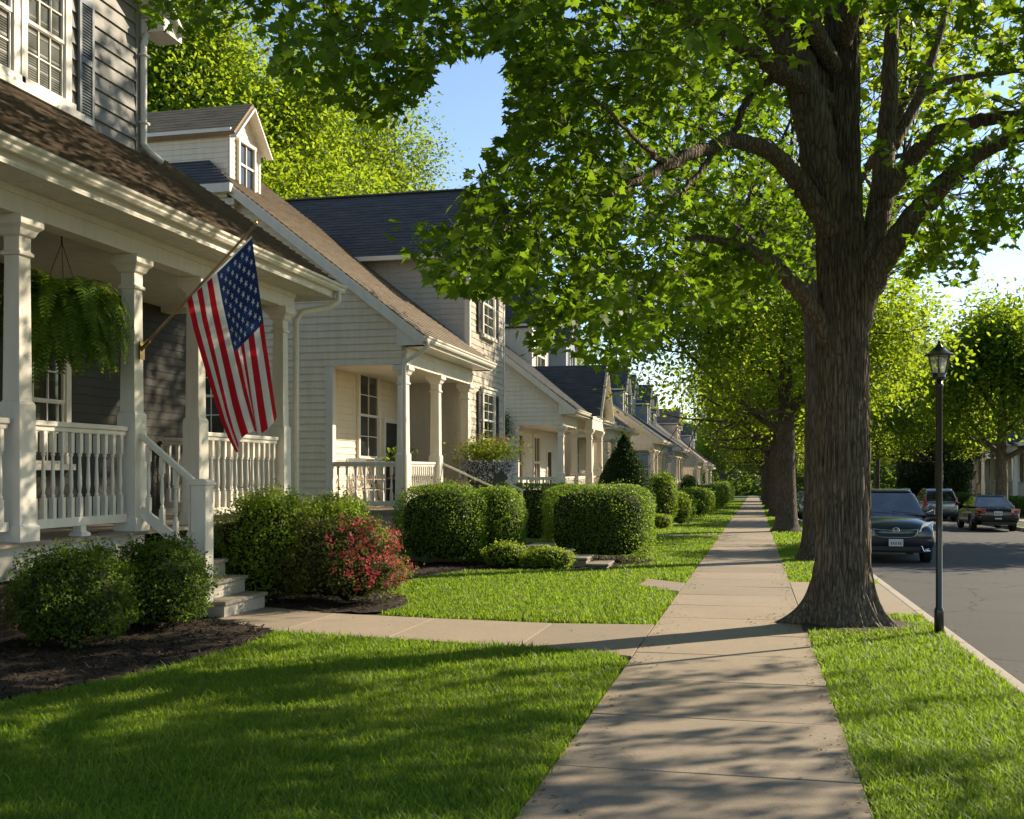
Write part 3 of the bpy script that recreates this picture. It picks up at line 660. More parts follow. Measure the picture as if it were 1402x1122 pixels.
    for q0, q1 in ((-.285, -.0), (L, L + .285)): mb.hexa([(.0, q0, ze - .2), (.59, q0, ze - .2), (.59, q0, ze - .02), (.0, q0, zr(0) - .1)], [(.0, q1, ze - .2), (.59, q1, ze - .2), (.59, q1, ze - .02), (.0, q1, zr(0) - .1)])
    mb.build('soffit', T, P)
    mb = MB(); mb.box(-.13, .12, .0, L, ct, ze - .205); mb.box(-.15, .14, -.02, L + .02, ct + .26, ct + .32); mb.build('beam', T, P)
    mb = MB(); mb.box(-xd + .02, -.13, .03, L - .02, ct + .06, ct + .09); mb.build('porch_ceiling', T, P)
    mb = MB(); mb.box(-xd + .02, .16, -.06, L + .06, fl - .08, fl); mb.build('porch_floor', M['floor_paint'], P)
    mb = MB(); mb.box(-xd, .1, .01, L - .01, -.8, fl - .08)
    mb.face([(.102, 0, -.8), (.102, L, -.8), (.102, L, fl - .3), (.102, 0, fl - .3)], [(0, -.8), (L, -.8), (L, fl - .3), (0, fl - .3)]); mb.build('foundation', M['brick'] if detail == 0 else M['concrete_lt'], P)
    for y in cols: column(P, 0, y, fl, ct, trim, .23, 1.22)
    if opening:
        mb = MB(); mb.box(-ow - .02, -ow + .15, -.035, .15, fl - .25, zh + .06); mb.box(-ow - .02, .0, -.045, .0, zh - .0, zh + .07); mb.build('corner_post', T, P)
        railing(P, (-ow + .15, .05), (-.14, .05), fl + .1, fl + 1.08, 7 if detail else 6, trim, detail > 1, .06, detail > 1)
    for a, c in zip(cols[:-1], cols[1:]):
        if step_y and a <= step_y < c: continue
        railing(P, (0, a + .13), (0, c - .13), fl + .1, fl + 1.08, max(4, int((c - a) / .17)), trim, detail > 1, .055, detail > 1)
    if step_y:
        a = max(q for q in cols if q <= step_y); c = min(q for q in cols if q > step_y)
        mb = MB()
        for k in range(4): mb.box(.1, .1 + .3 * (4 - k), a + .2, c - .2, -.6, fl - .22 * (4 - k) + .0 if False else fl * (k + 1) / 5)
        mb.build('stairs', M['concrete_lt'], P)
    for (wy, ww, zb, wh) in windows: 
        window(P, (-xd + .014, wy, fl + zb), Y, X, ww, wh, 2, 2, (trim, 'glass'), detail > 1, crown=True)
        if shut:
            for q in (wy - .5, wy + ww + .14): shutter(P, (-xd + .012, q, fl + zb), Y, X, .34, wh, shut, False)
    if door:
        mb = MB(); mb.box(-xd + .01, -xd + .06, door, door + .95, fl + .01, fl + 2.15); d = mb.build('door', M['shutter_dark'], P)
        mb = MB(); mb.box(-xd + .012, -xd + .09, door - .12, door, fl, fl + 2.27); mb.box(-xd + .012, -xd + .09, door + .95, door + 1.07, fl, fl + 2.27); mb.box(-xd + .012, -xd + .09, door, door + .95, fl + 2.15, fl + 2.27); mb.build('door_frame', T, d)
    for dm in dormers: dormer(P, *dm[:6], *dm[6:10], detail=detail > 0)
    if gable:                                   # cross gable over the porch
        y0, y1, gp, gx, groof = gable; yc = (y0 + y1) / 2; hw = (y1 - y0) / 2 + .3; zp = ze - .05 + gp * hw; sg = math.hypot(1, gp); Lr = 5.0
        mb = MB(); mb.course((gx, 0, 0), Y, Z, X, [(y0, ze - .2), (y1, ze - .2), (yc, zp - .1)], hh, stp); mb.box(gx - .3, gx, y0, y1, ct, ze - .21); gg = mb.build('porch_gable', T, P)
        mb = MB(); roof_plane(mb, (gx + .35, yc - hw, ze - .05), -X, Vector((0, 1, gp)) / sg, [(0, 0), (Lr, 0), (Lr, hw * sg), (0, hw * sg)]); roof_plane(mb, (gx + .35 - Lr, yc + hw, ze - .05), X, Vector((0, -1, gp)) / sg, [(0, 0), (Lr, 0), (Lr, hw * sg), (0, hw * sg)]); mb.build('roof', [M[groof], T], gg)
        for q in (-1, 1): mb = MB(); mb.bar((gx + .33, yc + q * hw, ze - .17), (gx + .33, yc, zp - .14), .05, .2, X); mb.build('rake_board', T, gg)
        for q in (y0 + .15, y1 - .15): column(P, gx - .15, q, fl, ct, trim, .23, 1.22)
        if gx > .3:
            mb = MB(); mb.box(0, gx + .1, y0, y1, fl - .09, fl - .005); mb.box(.1, gx + .05, y0 + .05, y1 - .05, -.8, fl - .1); mb.build('gable_porch_floor', M['floor_paint'], P)
    if chimney:
        mb = MB(); cy_ = chimney; mb.box(xr - .9, xr - .25, cy_ - .4, cy_ + .4, ze, zr(xr) + 1.1); mb.box(xr - .96, xr - .19, cy_ - .46, cy_ + .46, zr(xr) + .9, zr(xr) + 1.0); mb.build('chimney', M['brick'], P)
    if wing: wing(P)
    P.location = (X0, Y0, hz(Y0 + (L if rz == 0 else -L) / 2)); P.rotation_euler = (0, 0, rz)
    return P

# second house: cream, with a two-storey shingled wing
def wing2(P):
    y0, y1, xw, xback = 5.6, 9.7, .02, -8.2; ze, yc = 8.15, 7.65; p = .98; zp = ze + p * (y1 - y0) / 2
    mb = MB(); mb.course((xw, 0, 0), Y, Z, X, [(y0, -.6), (y1, -.6), (y1, ze), (yc, zp), (y0, ze)], .17, .016)
    w = mb.build('wing_front_wall', M['weathered_shingle'], P)
    mb = MB(); mb.course((0, y0, 0), X, Z, -Y, [(xback, 0), (xw, 0), (xw, ze), (xback, ze)], .15, .014); mb.box(xback, xw - .01, y0 + .02, y1, -.6, ze); mb.build('wing_side_wall', M['grey2_siding'], P)
    mb = MB(); mb.box(xw - .12, xw + .028, y0 - .03, y0 + .1, -.4, ze); mb.box(xw + .001, xw + .028, y1 - .12, y1 + .02, -.4, ze); mb.build('corner_board', M['white_old'], P)
    hw = (y1 - y0) / 2 + .32; s = math.hypot(1, p); e = zp - p * hw + .06; Lr = 8.9
    mb = MB(); roof_plane(mb, (xw + .38, yc - hw, e), -X, Vector((0, 1, p)) / s, [(0, 0), (Lr, 0), (Lr, hw * s), (0, hw * s)], .15, .016)
    roof_plane(mb, (xw + .38 - Lr, yc + hw, e), X, Vector((0, -1, p)) / s, [(0, 0), (Lr, 0), (Lr, hw * s), (0, hw * s)], .15, .016)
    mb.bar((xw + .38, yc, e + p * hw + .01), (xw + .38 - Lr, yc, e + p * hw + .01), .22, .04); mb.build('wing_roof', [M['slate_roof'], M['white']], P)
    mb = MB()
    for q in (-1, 1): mb.bar((xw + .36, yc + q * hw, e - .12), (xw + .36, yc, e + p * hw - .12), .05, .22, X); mb.box(xw + .01, xw + .39, yc + q * (hw - .2) - .17, yc + q * (hw - .2) + .17, e - .26, e - .06)
    mb.bar((xw + .3, yc - hw - .02, e - .06), (xw - Lr + 1, yc - hw - .02, e - .06), .1, .12); mb.build('wing_cornice', M['white'], P)
    for zb, wh in ((5.9, 1.75), (2.65, 1.6)):
        window(P, (xw + .018, 6.9, zb), Y, X, 1.25, wh, 2, 3, ('white', 'glass'), True, crown=True)
        shutter(P, (xw + .018, 6.34, zb), Y, X, .40, wh, 'shutter_dark'); shutter(P, (xw + .018, 8.31, zb), Y, X, .40, wh, 'shutter_dark')
    # window on the hidden side wall, seen past the flag; cornice return at the ridge shoulder; downspout
    window(P, (-4.95, -.016, 2.85), X, -Y, .75, 1.75, 2, 2, ('white', 'glass'), True)
    mb = MB(); mb.tube([(.66, -.2, 4.86), (.66, -.2, 4.72), (.5, -.16, 4.6), (.14, -.1, 4.42), (.1, -.09, 4.3), (.1, -.09, .1)], .05, 10); mb.build('downspout', M['white'], P, True)
    for q0, q in ((2.75, 2.9), (5.1, 5.0)):
        mb = MB(); mb.bar((.12, q0, 2.2), (1.65, q, 1.5), .05, .05); hr = mb.build('stair_railing', M['white'], P); mb = MB(); mb.bar((1.62, q, 1.5), (1.62, q, .0), .05, .05, X); mb.build('newel_post', M['white'], hr)
H2 = house('cream clapboard house with dark slate roofed two storey shingled wing, just beyond the flag', -7.6, 22.2, L=5.6, roof='tan_roof', wall='cream_siding', trim='white', cols=(.14, 2.6, 5.3), dormers=[(-4.5, 1.45, 1.6, 8.72, 10.1, 1.0, 'sunlit_tan_roof', 'cream_siding', 'white')], wing=wing2, detail=2, windows=((2.5, 1.35, 1.2, 2.1),), door=4.35, step_y=3.0, group=None, name='cream_house', hip=-3.95)

# third and further houses on the left
H3 = house('white cottage with blue grey porch gable and black wall basket, third house along', -7.1, 39.0, L=10.5, roof='slate_roof', wall='pale_siding', cols=(.15, 3.2, 10.2), fl=1.0, ct=4.0, ze=4.6, dormers=[(-3.2, 2.2, 1.6, 7.2, 8.6, 1.0, 'slate_roof', 'grey2_siding'), (-2.2, 7.0, 3.6, 6.3, 8.6, 1.1, 'slate_roof', 'pale_siding')], gable=(3.4, 6.6, 1.15, .7, 'slate_roof'), detail=1, door=7.4, windows=((1.2, 1.0, .5, 2.2), (4.5, 1.2, .6, 2.1)))
H4 = house('cream cottage with tan roof and tall slate dormer, partly behind the cone evergreen', -7.1, 51.2, L=9.5, roof='tan_roof', wall='cream_siding', cols=(.15, 3, 6, 9.3), fl=1.0, ct=4.1, ze=4.7, dormers=[(-2.2, 3.0, 3.2, 6.2, 9.0, 1.1, 'slate_roof', 'blue_siding')], detail=1, door=6.6)
H5 = house('white gabled cottage with dark roof and two slate dormers behind the round shrubs', -6.0, 63.5, L=10.5, roof='slate_roof', wall='pale_siding', cols=(.15, 2.6, 5.2, 7.8, 10.3), fl=1.0, ct=3.9, ze=4.5, pitch=.72, dormers=[(-2.0, 3.2, 2.4, 5.8, 7.8, 1.1, 'slate_roof', 'blue_siding'), (-2.0, 7.6, 2.4, 5.8, 7.8, 1.1, 'slate_roof', 'blue_siding')], detail=0, door=6.2)
far = [('blue grey cottage with slate dormer, sixth house along the sidewalk', 77, 'slate_roof', 'blue_siding', 'blue_siding'), ('pale cottage with sage dormer, seventh house along the sidewalk', 89.5, 'grey_roof', 'pale_siding', 'sage_siding'),
       ('stone grey cottage with tan roof, eighth house along the sidewalk', 102, 'tan_roof', 'grey2_siding', 'cream_siding'), ('white cottage with slate roof, ninth house along the sidewalk', 114.5, 'slate_roof', 'pale_siding', 'pale_siding'),
       ('cream cottage with grey roof, tenth house along the sidewalk', 127, 'grey_roof', 'cream_siding', 'grey2_siding'), ('sage cottage, farthest house visible along the sidewalk', 140, 'slate_roof', 'sage_siding', 'pale_siding')]
for i, (lb, yy, rf, wl, dw) in enumerate(far):
    house(lb, (-5.8, -6.6, -5.4, -6.2, -5.6, -6)[i], yy, chimney=(None, 7.5, None, 2.2, 8, None)[i], L=(9.8, 8.6, 10.4, 9, 10, 9)[i], roof=rf, wall=wl, cols=(.15, 2.9, 5.6, 8.4), fl=1.0, ct=3.9 - .15*(i % 3), ze=4.5 - .15*(i % 3), pitch=.72 + .05 * (i % 3), dormers=[(-2.0, 3.0 + (i % 2), 2.6, 5.8, 7.9 + .3 * (i % 2), 1.1, rf, dw)], detail=0, door=5.2)
# across the street
opp = [('white porch house across the street behind the parked black sedan', 16.8, 96, 'grey_roof', 'pale_siding'), ('white gabled porch house across the street at the right edge', 16.2, 80, 'slate_roof', 'pale_siding'),
       ('blue grey house across the street beside the dark evergreen', 18, 112, 'slate_roof', 'blue_siding'), ('cream house across the street seen over the dark suv', 18, 127, 'grey_roof', 'cream_siding'), ('white house farthest across the street seen just right of the big trunk', 18, 142, 'slate_roof', 'pale_siding')]
for i, (lb, xx, yy, rf, wl) in enumerate(opp):
    house(lb, xx, yy, PI, L=10, roof=rf, wall=wl, cols=(.15, 2.6, 5.0, 7.4, 9.8), fl=1.0, ct=3.9, ze=4.5, pitch=.75, gable=(5.6, 9.4, .85, .7, rf), dormers=[(-2.0, 3.0, 2.2, 5.8, 7.4, 1.0, rf, wl)], detail=0, door=5.2, group='houses across the street')

# ------------------------------------------------------------------ shrubs and hedges
def lump(d, k, seed):
    return np.array([noise.noise((x * k + seed, y * k - seed, z * k + 2 * seed)) for x, y, z in d])
def shape_pts(d, size, e, seed, kind, rough):
    ax, ay, az = size[0] / 2, size[1] / 2, size[2] / 2
    a = np.abs(d) + 1e-6; r = (a ** e).sum(1) ** (-1 / e); p = d * r[:, None]
    if kind == 'cone':
        t = (p[:, 2] + 1) / 2; k = np.clip(1.12 * (1 - t) ** .75 + .02, .03, 1) * np.clip((t + .06) * 6, .3, 1); p[:, 0] *= k; p[:, 1] *= k
    p = p * (1 + rough * lump(d, 2.6, seed) + rough * .5 * lump(d, 6.5, seed + 9))[:, None]
    return p * np.array([ax, ay, az]) + np.array([0, 0, az])
shr_n = [0]
def shrub(name, label, loc, size, mat, n, ls, e=2.4, kind='round', rough=.13, flowers=None, group=None, cat='shrub', rz=0, tmpl=(SM_V, SM_F), stray=.04):
    shr_n[0] += 1; seed = shr_n[0] * 3.7
    P = thing(name, label, cat, (loc[0], loc[1], gz(loc[1]) if len(loc) < 3 else loc[2]), group, rz)
    d = rnd_dirs(n); d[:, 2] = np.where(d[:, 2] < -.75, -d[:, 2], d[:, 2]); p = shape_pts(d, size, e, seed, kind, rough)
    c = np.array([0, 0, size[2] / 2]); t = rng.random(n) ** 2.0; q = p + (c - p) * (t * .22)[:, None]
    st = rng.random(n) < stray; q[st] += d[st] * np.array(size) * rng.uniform(.02, .09, st.sum())[:, None] + np.array([0, 0, .03])
    q[:, 2] = np.maximum(q[:, 2], .03)
    nn = d * .55 + rnd_dirs(n) * .75 + np.array([0, 0, .35]); tip = d * .8 + rnd_dirs(n) * .9 + np.array([0, 0, .45])
    sc = ls * rng.uniform(.65, 1.35, n)
    V, C, I = inst(*tmpl, q, frames(nn, tip), sc); np_mesh('foliage', V, C, I, mat, P)
    # inner twig mass
    mb = MB(); nu, nv = 20, 12; dd = np.array([(math.cos(2*PI*i/nu) * math.sin(PI*(j+.02)/(nv-.96)), math.sin(2*PI*i/nu) * math.sin(PI*(j+.02)/(nv-.96)), math.cos(PI*(j+.02)/(nv-.96))) for j in range(nv) for i in range(nu)])
    k = shape_pts(dd, size, e, seed, kind, rough); k = c + (k - c) * .80; k[:, 2] = np.maximum(k[:, 2], .02)
    fs = [[j*nu+i, j*nu+(i+1) % nu, (j+1)*nu+(i+1) % nu, (j+1)*nu+i] for j in range(nv-1) for i in range(nu)]
    np_mesh('branches', k, [4]*len(fs), np.concatenate(fs), M['core'], P, True)
    if flowers:
        fm, fn, fs_, bias, hi = flowers; d = rnd_dirs(fn * 6); d = d[(d @ np.array(bias) > hi) & (d[:, 2] > -.45)][:fn]; p = shape_pts(d, size, e, seed, kind, rough) + d * .03
        # clusters of petals
        K = 7; pp = np.repeat(p, K, 0) + rng.normal(size=(len(p) * K, 3)) * fs_ * .55; dn = np.repeat(d, K, 0)
        V, C, I = inst(SM_V, SM_F, pp, frames(dn + rnd_dirs(len(pp)) * .7, rnd_dirs(len(pp))), fs_ * rng.uniform(.6, 1.2, len(pp))); np_mesh('flowers', V, C, I, fm, P)
    return P
L_ = M
shrub('dark_shrub', 'dark green loose shrub against the brick foundation, the nearer of two below the porch rail', (-6.72, 9.45), (1.12, 1.15, .98), L_['deep_leaf'], 10500, .04, 2.1, rough=.32, stray=.2)
shrub('dark_shrub', 'dark green rounded shrub at the foot of the white stair newel, left of the steps', (-6.73, 11.05), (1.12, 1.1, .98), L_['deep_leaf'], 10500, .04, 2.2, rough=.25, stray=.15)
shrub('lime_shrub', 'bright lime green shrub right beside the grey house stone steps', (-6.75, 14.0), (1.4, 1.35, 1.5), L_['lime_leaf'], 12000, .05, 2.4, rough=.3, stray=.16)
shrub('lime_shrub', 'bright green shrub behind the red flowering bush, in front of the cream wall', (-6.45, 15.6), (1.5, 1.5, 1.4), L_['lime_leaf'], 12000, .05, 2.2, rough=.3, stray=.16)
shrub('azalea_bush', 'azalea bush covered in red flowers at the edge of the lawn', (-5.72, 13.95), (1.85, 1.5, 1.12), L_['azalea_leaf'], 8500, .05, 2.0, rough=.34, stray=.2, flowers=(M['flower_red'], 175, .048, (.85, -.2, .2), .38), cat='flowering shrub')
shrub('clipped_hedge', 'round clipped green hedge ball in front of the cream porch', (-6.4, 21.3), (1.95, 1.5, 1.66), L_['hedge_leaf'], 13000, .052, 3.2, rough=.09)
shrub('clipped_hedge', 'taller clipped hedge just right of the round hedge ball', (-5.4, 21.95), (1.25, 1.3, 1.6), L_['hedge_leaf'], 9000, .055, 3.2, rough=.06)
shrub('clipped_hedge', 'big box shaped clipped hedge right of the stone garden steps', (-3.35, 23.2), (2.35, 1.7, 1.66), L_['hedge_leaf'], 17000, .052, 6.5, rough=.05)
shrub('clipped_hedge', 'long low clipped hedge behind the box shaped hedge, below the white cottage', (-6.0, 29.6), (3.2, 1.5, 1.7), L_['hedge_leaf'], 9000, .065, 4.0, rough=.05)
shrub('cone_evergreen', 'tall dark cone shaped evergreen before the third house', (-4.95, 41), (2.9, 2.6, 3.65), L_['dark_leaf'], 18000, .085, 2.2, 'cone', rough=.06, cat='evergreen')
shrub('round_shrub', 'rounded dark green shrub just right of the cone evergreen', (-3.75, 43.6), (1.3, 1.4, 2.15), L_['hedge_leaf'], 5000, .085, 2.4, rough=.14)
shrub('round_shrub', 'low pale shrub at the foot of the cone evergreen', (-3.6, 41.6), (.9, .9, .55), L_['lime_leaf'], 1600, .07, 2.2)
shrub('round_shrub', 'small lime shrub leaning on the right of the dark rounded shrub', (-3.1, 44.9), (.95, 1.2, 1.4), L_['lime_leaf'], 3200, .08, 2.4, rough=.15)
rowh = [(-3.75, 50.2, 2.0, 1.6, 1.4, 'dark box hedge with a rounded top, first beyond the rounded shrubs'), (-3.4, 57, 2.0, 2.2, 1.55, 'box hedge second beyond the rounded shrubs'), (-3.2, 64.5, 1.6, 2.4, 1.5, 'box hedge third beyond the rounded shrubs'), (-3.2, 72, 1.7, 2.8, 1.7, 'rounded hedge fourth beyond the rounded shrubs'), (-3.1, 80, 1.7, 2.8, 1.8, 'rounded hedge fifth beyond the rounded shrubs'), (-3.1, 90, 1.8, 3, 1.8, 'rounded hedge sixth beyond the rounded shrubs'), (-3.1, 101, 1.8, 3, 2.1, 'tall rounded hedge seventh beyond the rounded shrubs'), (-3.0, 114, 1.8, 3, 2.1, 'farthest rounded hedge beside the sidewalk')]
for x, y, a, c, h, lb in rowh: shrub('clipped_hedge', lb, (x, y), (a, c, h), L_['hedge_leaf'], 3600, .12, 3.0, rough=.06, group='hedges along the far front yards')
for x, y, a, c, h, lb in [(-5.4, 49.5, 1.2, 1.2, 2.0, 'upright lime shrub against the white gabled cottage porch'), (-5.0, 61, 1.5, 1.5, 2.3, 'upright dark shrub in front of the white gabled cottage columns'), (-4.6, 76, 1.5, 1.5, 2.4, 'upright shrub before the blue grey cottage')]:
    shrub('round_shrub', lb, (x, y), (a, c, h), L_['lime_leaf'] if y < 50 else L_['hedge_leaf'], 2600, .11, 2.4, rough=.15)
for x, y, a, c, h, lb in [(14.6, 74, 1.8, 3, 1.15, 'rounded hedge across the street behind the black sedan roof'), (14.6, 66, 1.8, 3.0, 1.1, 'rounded hedge across the street at the right edge'), (14.6, 82, 1.8, 3, 1.2, 'rounded dark hedge across the street between black sedan and silver car')]:
    shrub('clipped_hedge', lb, (x, y), (a, c, h), L_['deep_leaf'], 3600, .13, 2.8, rough=.08, group='hedges across the street')
shrub('ground_cover', 'low bright spreading plant in front of the stone garden steps', (-4.0, 20.62), (1.0, .6, .42), L_['lime_leaf'], 2600, .045, 2.0, rough=.35, stray=.2, cat='plant')
shrub('ground_cover', 'low bright spreading plant under the round hedge ball, left of the garden steps', (-4.9, 20.75), (.9, .6, .5), L_['lime_leaf'], 2400, .045, 2.0, rough=.35, stray=.2, cat='plant')
# planting in the beds
def tuft(name, label, loc, n, L, w, mat, spread=.9, cat='plant', curve=.6):
    P = thing(name, label, cat, (loc[0], loc[1], gz(loc[1]) + .03)); mb = MB()
    for i in range(n):
        a = random.uniform(0, 2*PI); el = random.uniform(.35, 1.25); l = L * random.uniform(.7, 1.15); ww = w * random.uniform(.8, 1.2); pts = []
        for k in range(6):
            t = k / 5; r = spread * l * t * math.cos(el); z = l * (t * math.sin(el) - curve * t * t * .6); wd = ww * math.sin(PI * min(.98, .12 + t * .88)) ; pts.append((r, z + .04, wd))
        ca, sa = math.cos(a), math.sin(a); b = len(mb.v)
        for r, z, wd in pts: mb.v += [(r*ca - wd*sa, r*sa + wd*ca, z + wd*.25), (r*ca, r*sa, z), (r*ca + wd*sa, r*sa - wd*ca, z + wd*.25)]
        for k in range(5):
            for q in (0, 1): mb.f.append([b+k*3+q, b+k*3+q+1, b+k*3+q+4, b+k*3+q+3]); mb.uv.append(None); mb.m.append(0)
    o = mb.build('foliage', mat, P, True); return P
tuft('hosta', 'broad leaved grey green hosta at the right end of the bottom step', (-6.05, 13.22), 26, .52, .06, M['hosta'])
tuft('grassy_plant', 'pale tufted plant spilling beside the stone garden steps', (-3.75, 20.75), 170, .62, .014, M['lime_leaf'])
tuft('grassy_plant', 'pale tufted plant in the bed under the taller clipped hedge', (-4.55, 20.85), 170, .55, .016, M['lime_leaf'])
tuft('grassy_plant', 'tufted plant between the garden path and the lawn edge', (-2.2, 19.9), 120, .42, .012, M['lime_leaf'])
tuft('seedling', 'small green seedling in the mulch bed below the grey house', (-5.75, 8.4), 9, .13, .012, M['lime_leaf'])
tuft('seedling', 'tiny seedling growing in mulch near the left picture edge', (-6.0, 7.35), 8, .11, .013, M['lime_leaf'])
tuft('grassy_plant', 'small grass tuft at the foot of the stair riser', (-6.25, 11.62), 26, .16, .008, M['lime_leaf'])

# ------------------------------------------------------------------ trees
def curve_pts(ctrl, n=5):
    P = [Vector(p[:3]) for p in ctrl]; r = [p[3] for p in ctrl]; out = []; rr = []
    for i in range(len(P) - 1):
        p0, p1, p2, p3 = P[max(i-1, 0)], P[i], P[i+1], P[min(i+2, len(P)-1)]
        for k in range(n):
            t = k / n; a = .5 * ((2*p1) + (p2-p0)*t + (2*p0-5*p1+4*p2-p3)*t*t + (3*p1-p0-3*p2+p3)*t**3); out.append(a); rr.append(r[i]*(1-t) + r[i+1]*t)
    out.append(P[-1]); rr.append(r[-1]); return out, rr
def grow(mb, p, d, L, r, lvl, tips, up=.15, seg=5, wob=.28, droop=0):
    pts, rad = [p], [r]; q = p.copy(); d = d.normalized()
    for k in range(seg):
        d = (d + Vector((random.gauss(0, wob), random.gauss(0, wob), random.gauss(0, wob) * .6 + up * (1 if lvl < 2 else .3) - droop * k / seg))* .5).normalized(); q = q + d * (L / seg); pts.append(q.copy()); rad.append(r * (1 - .72 * (k + 1) / seg))
        if lvl >= 1 and k >= 1: tips.append((q.copy(), lvl))
    mb.tube(pts, rad, 12 if lvl == 0 else (7 if lvl == 1 else 4), False)
    if lvl < 3:
        n = (6, 6, 4)[lvl]
        for k in range(n):
            i = 1 + int((seg - 1) * (k + random.random()) / n); i = min(i, seg); ax = (pts[i] - pts[i-1]).normalized(); o = ax.orthogonal().normalized(); o = (Matrix.Rotation(random.uniform(0, 2*PI), 3, ax) @ o)
            grow(mb, pts[i], ax * random.uniform(.35, .8) + o * random.uniform(.7, 1.0), L * random.uniform(.45, .65), max(rad[i] * .62, .008), lvl + 1, tips, up, seg, wob, droop)
def leaves(cent, n, sig, ls, tmpl, droop=.5):
    c = cent[rng.integers(0, len(cent), n)]; off = np.clip(rng.normal(size=(n, 3)), -1.7, 1.7) * sig; p = c + off
    nn = rnd_dirs(n) * .9 + np.array([0, 0, .75]); tip = rnd_dirs(n) + off / (np.linalg.norm(off, axis=1, keepdims=True) + .01) * .7 + np.array([0, 0, -droop])
    return inst(*tmpl, p, frames(nn, tip), ls * rng.uniform(.6, 1.3, n))
def tree(name, label, H, fork, tr, spread, nl, ls, lmat, bark, seed, group=None, limbs=6, sig=.38, flare=True, lean=.5, zmin=None, radmax=None):
    random.seed(seed); P = thing(name, label, 'tree', (0, 0, 0), group); mb = MB(); tips = []
    prof = [(0, 0, -.3, tr*1.9), (0, 0, .0, tr*1.75), (0, 0, .18, tr*1.35), (0, 0, .5, tr*1.12), (0, 0, 1.2, tr*1.0), (.02, 0, fork*.7, tr*.93), (0, .03, fork, tr*.9), (.05, -.05, fork + (H-fork)*.4, tr*.55), (.1, .1, fork + (H-fork)*.75, tr*.25), (.0, .1, H*.96, .02)]
    pts, rr = curve_pts(prof, 4); mb.tube(pts, rr, 20, False)
    for k in range(limbs):
        z = fork * random.uniform(.9, 1.0) + (H - fork) * .55 * (k / limbs) ** 1.2; a = 2*PI * (k * .382 + random.uniform(-.08, .08)); e = lean + .5 * k / limbs
        grow(mb, Vector((0, 0, z)), Vector((math.cos(a), math.sin(a), e)), spread * random.uniform(.85, 1.1) * (1 - .3 * k / limbs), tr * random.uniform(.38, .52) * (1 - .3*k/limbs), 0, tips, .2)
    grow(mb, Vector((0, .03, H*.7)), Vector((.1, .1, 1)), H*.28, tr*.3, 1, tips, .3)
    tk = mb.build('trunk', M[bark], P, True)
    c = np.array([t[0] for t in tips])
    if zmin: c = c[c[:, 2] > zmin]
    c = c[(np.hypot(c[:, 0], c[:, 1]) > 1.9) | (c[:, 2] > H * .66)]
    if radmax: c = c[np.hypot(c[:, 0], c[:, 1]) < radmax]
    V, C, I = leaves(c, nl, sig, ls, (LEAF_V, LEAF_F)); np_mesh('crown', V, C, I, M[lmat], P)
    return P
T1 = tree('street_tree', 'maple beside the sidewalk partly hidden right behind the big near trunk', 13.2, 4.4, .22, 4.4, 12500, .15, 'tree_leaf', 'bark2', 11, 'trees along the sidewalk', 7, .42, zmin=6.5, radmax=3.3); T1.scale = (1.35,) * 3
T1.location = (1.36, 24.6, gz(24.6)); T1.rotation_euler.z = 1.0
T2 = tree('street_tree', 'grey forked maple beside the sidewalk, left of the big near trunk', 13.5, 3.6, .36, 5.6, 52000, .18, 'tree_leaf', 'bark2', 23, 'trees along the sidewalk', 8, .5, zmin=4.8, radmax=6.4)
T2.location = (1.12, 40.3, gz(40.3)); T2.rotation_euler.z = 2.6
ords = ['third', 'fourth', 'fifth', 'sixth', 'seventh', 'eighth', 'ninth']
for i, yy in enumerate((60, 79, 98, 118, 140)):
    copy_thing(T2, (1.15, yy, gz(yy)), 1.3 + i * 2.1, ords[i] + ' maple of the receding row beyond the big near trunk', 1.0 + .06 * (i % 3))
for q, (xx, yy, lb) in enumerate([(-5.0, 168, 'leftmost of the trees closing the far end of the street'), (2.2, 176, 'tree at the far end right behind the vanishing sidewalk'), (8.5, 184, 'rightmost of the trees closing the far end of the street')]): copy_thing(T2, (xx, yy, gz(yy) - 1.5), q * 1.9, lb, 1.25)
# trees standing behind the left houses and across the street
B1 = tree('garden_tree', 'tall green tree with visible trunk behind the grey house dormer', 21, 9.5, .33, 5.2, 72000, .165, 'tree_leaf', 'bark', 31, 'trees behind the houses', 8, .62, lean=.3, zmin=10)
B1.location = (-18.0, 33.5, gz(33))
B2 = tree('garden_tree', 'bright yellow green tree rising behind the dark slate roof ridge', 21, 8, .4, 6.2, 90000, .17, 'back_leaf', 'bark', 37, 'trees behind the houses', 9, .7, lean=.4, zmin=8)
B2.location = (-18.3, 45, gz(45))
for p, s, src, rz, lb in [((-24, 38, 0), 1.0, B2, 2.0, 'tree behind the cream house filling the gap between two tall trees'), ((-17, 62, 0), .85, B1, 3.0, 'tree behind the white cottage at the end of the slate roof'), ((-24, 27.0, 0), .95, B1, 1.1, 'tree at the far left behind the grey house eave'), ((-16, 84, 0), .75, B2, .5, 'tree far behind the cottages on the left'), ((-16, 108, 0), .75, B1, 4.0, 'farthest tree behind the cottages on the left')]:
    copy_thing(src, (p[0], p[1], gz(p[1])), rz, lb, s)
A1 = tree('street_tree', 'broad dark green tree across the street at the right edge', 11.5, 3.2, .3, 4.6, 30000, .24, 'tree_leaf', 'bark', 41, 'trees across the street', 8, .5, lean=.5, zmin=4.6)
A1.location = (12.2, 58, gz(58))
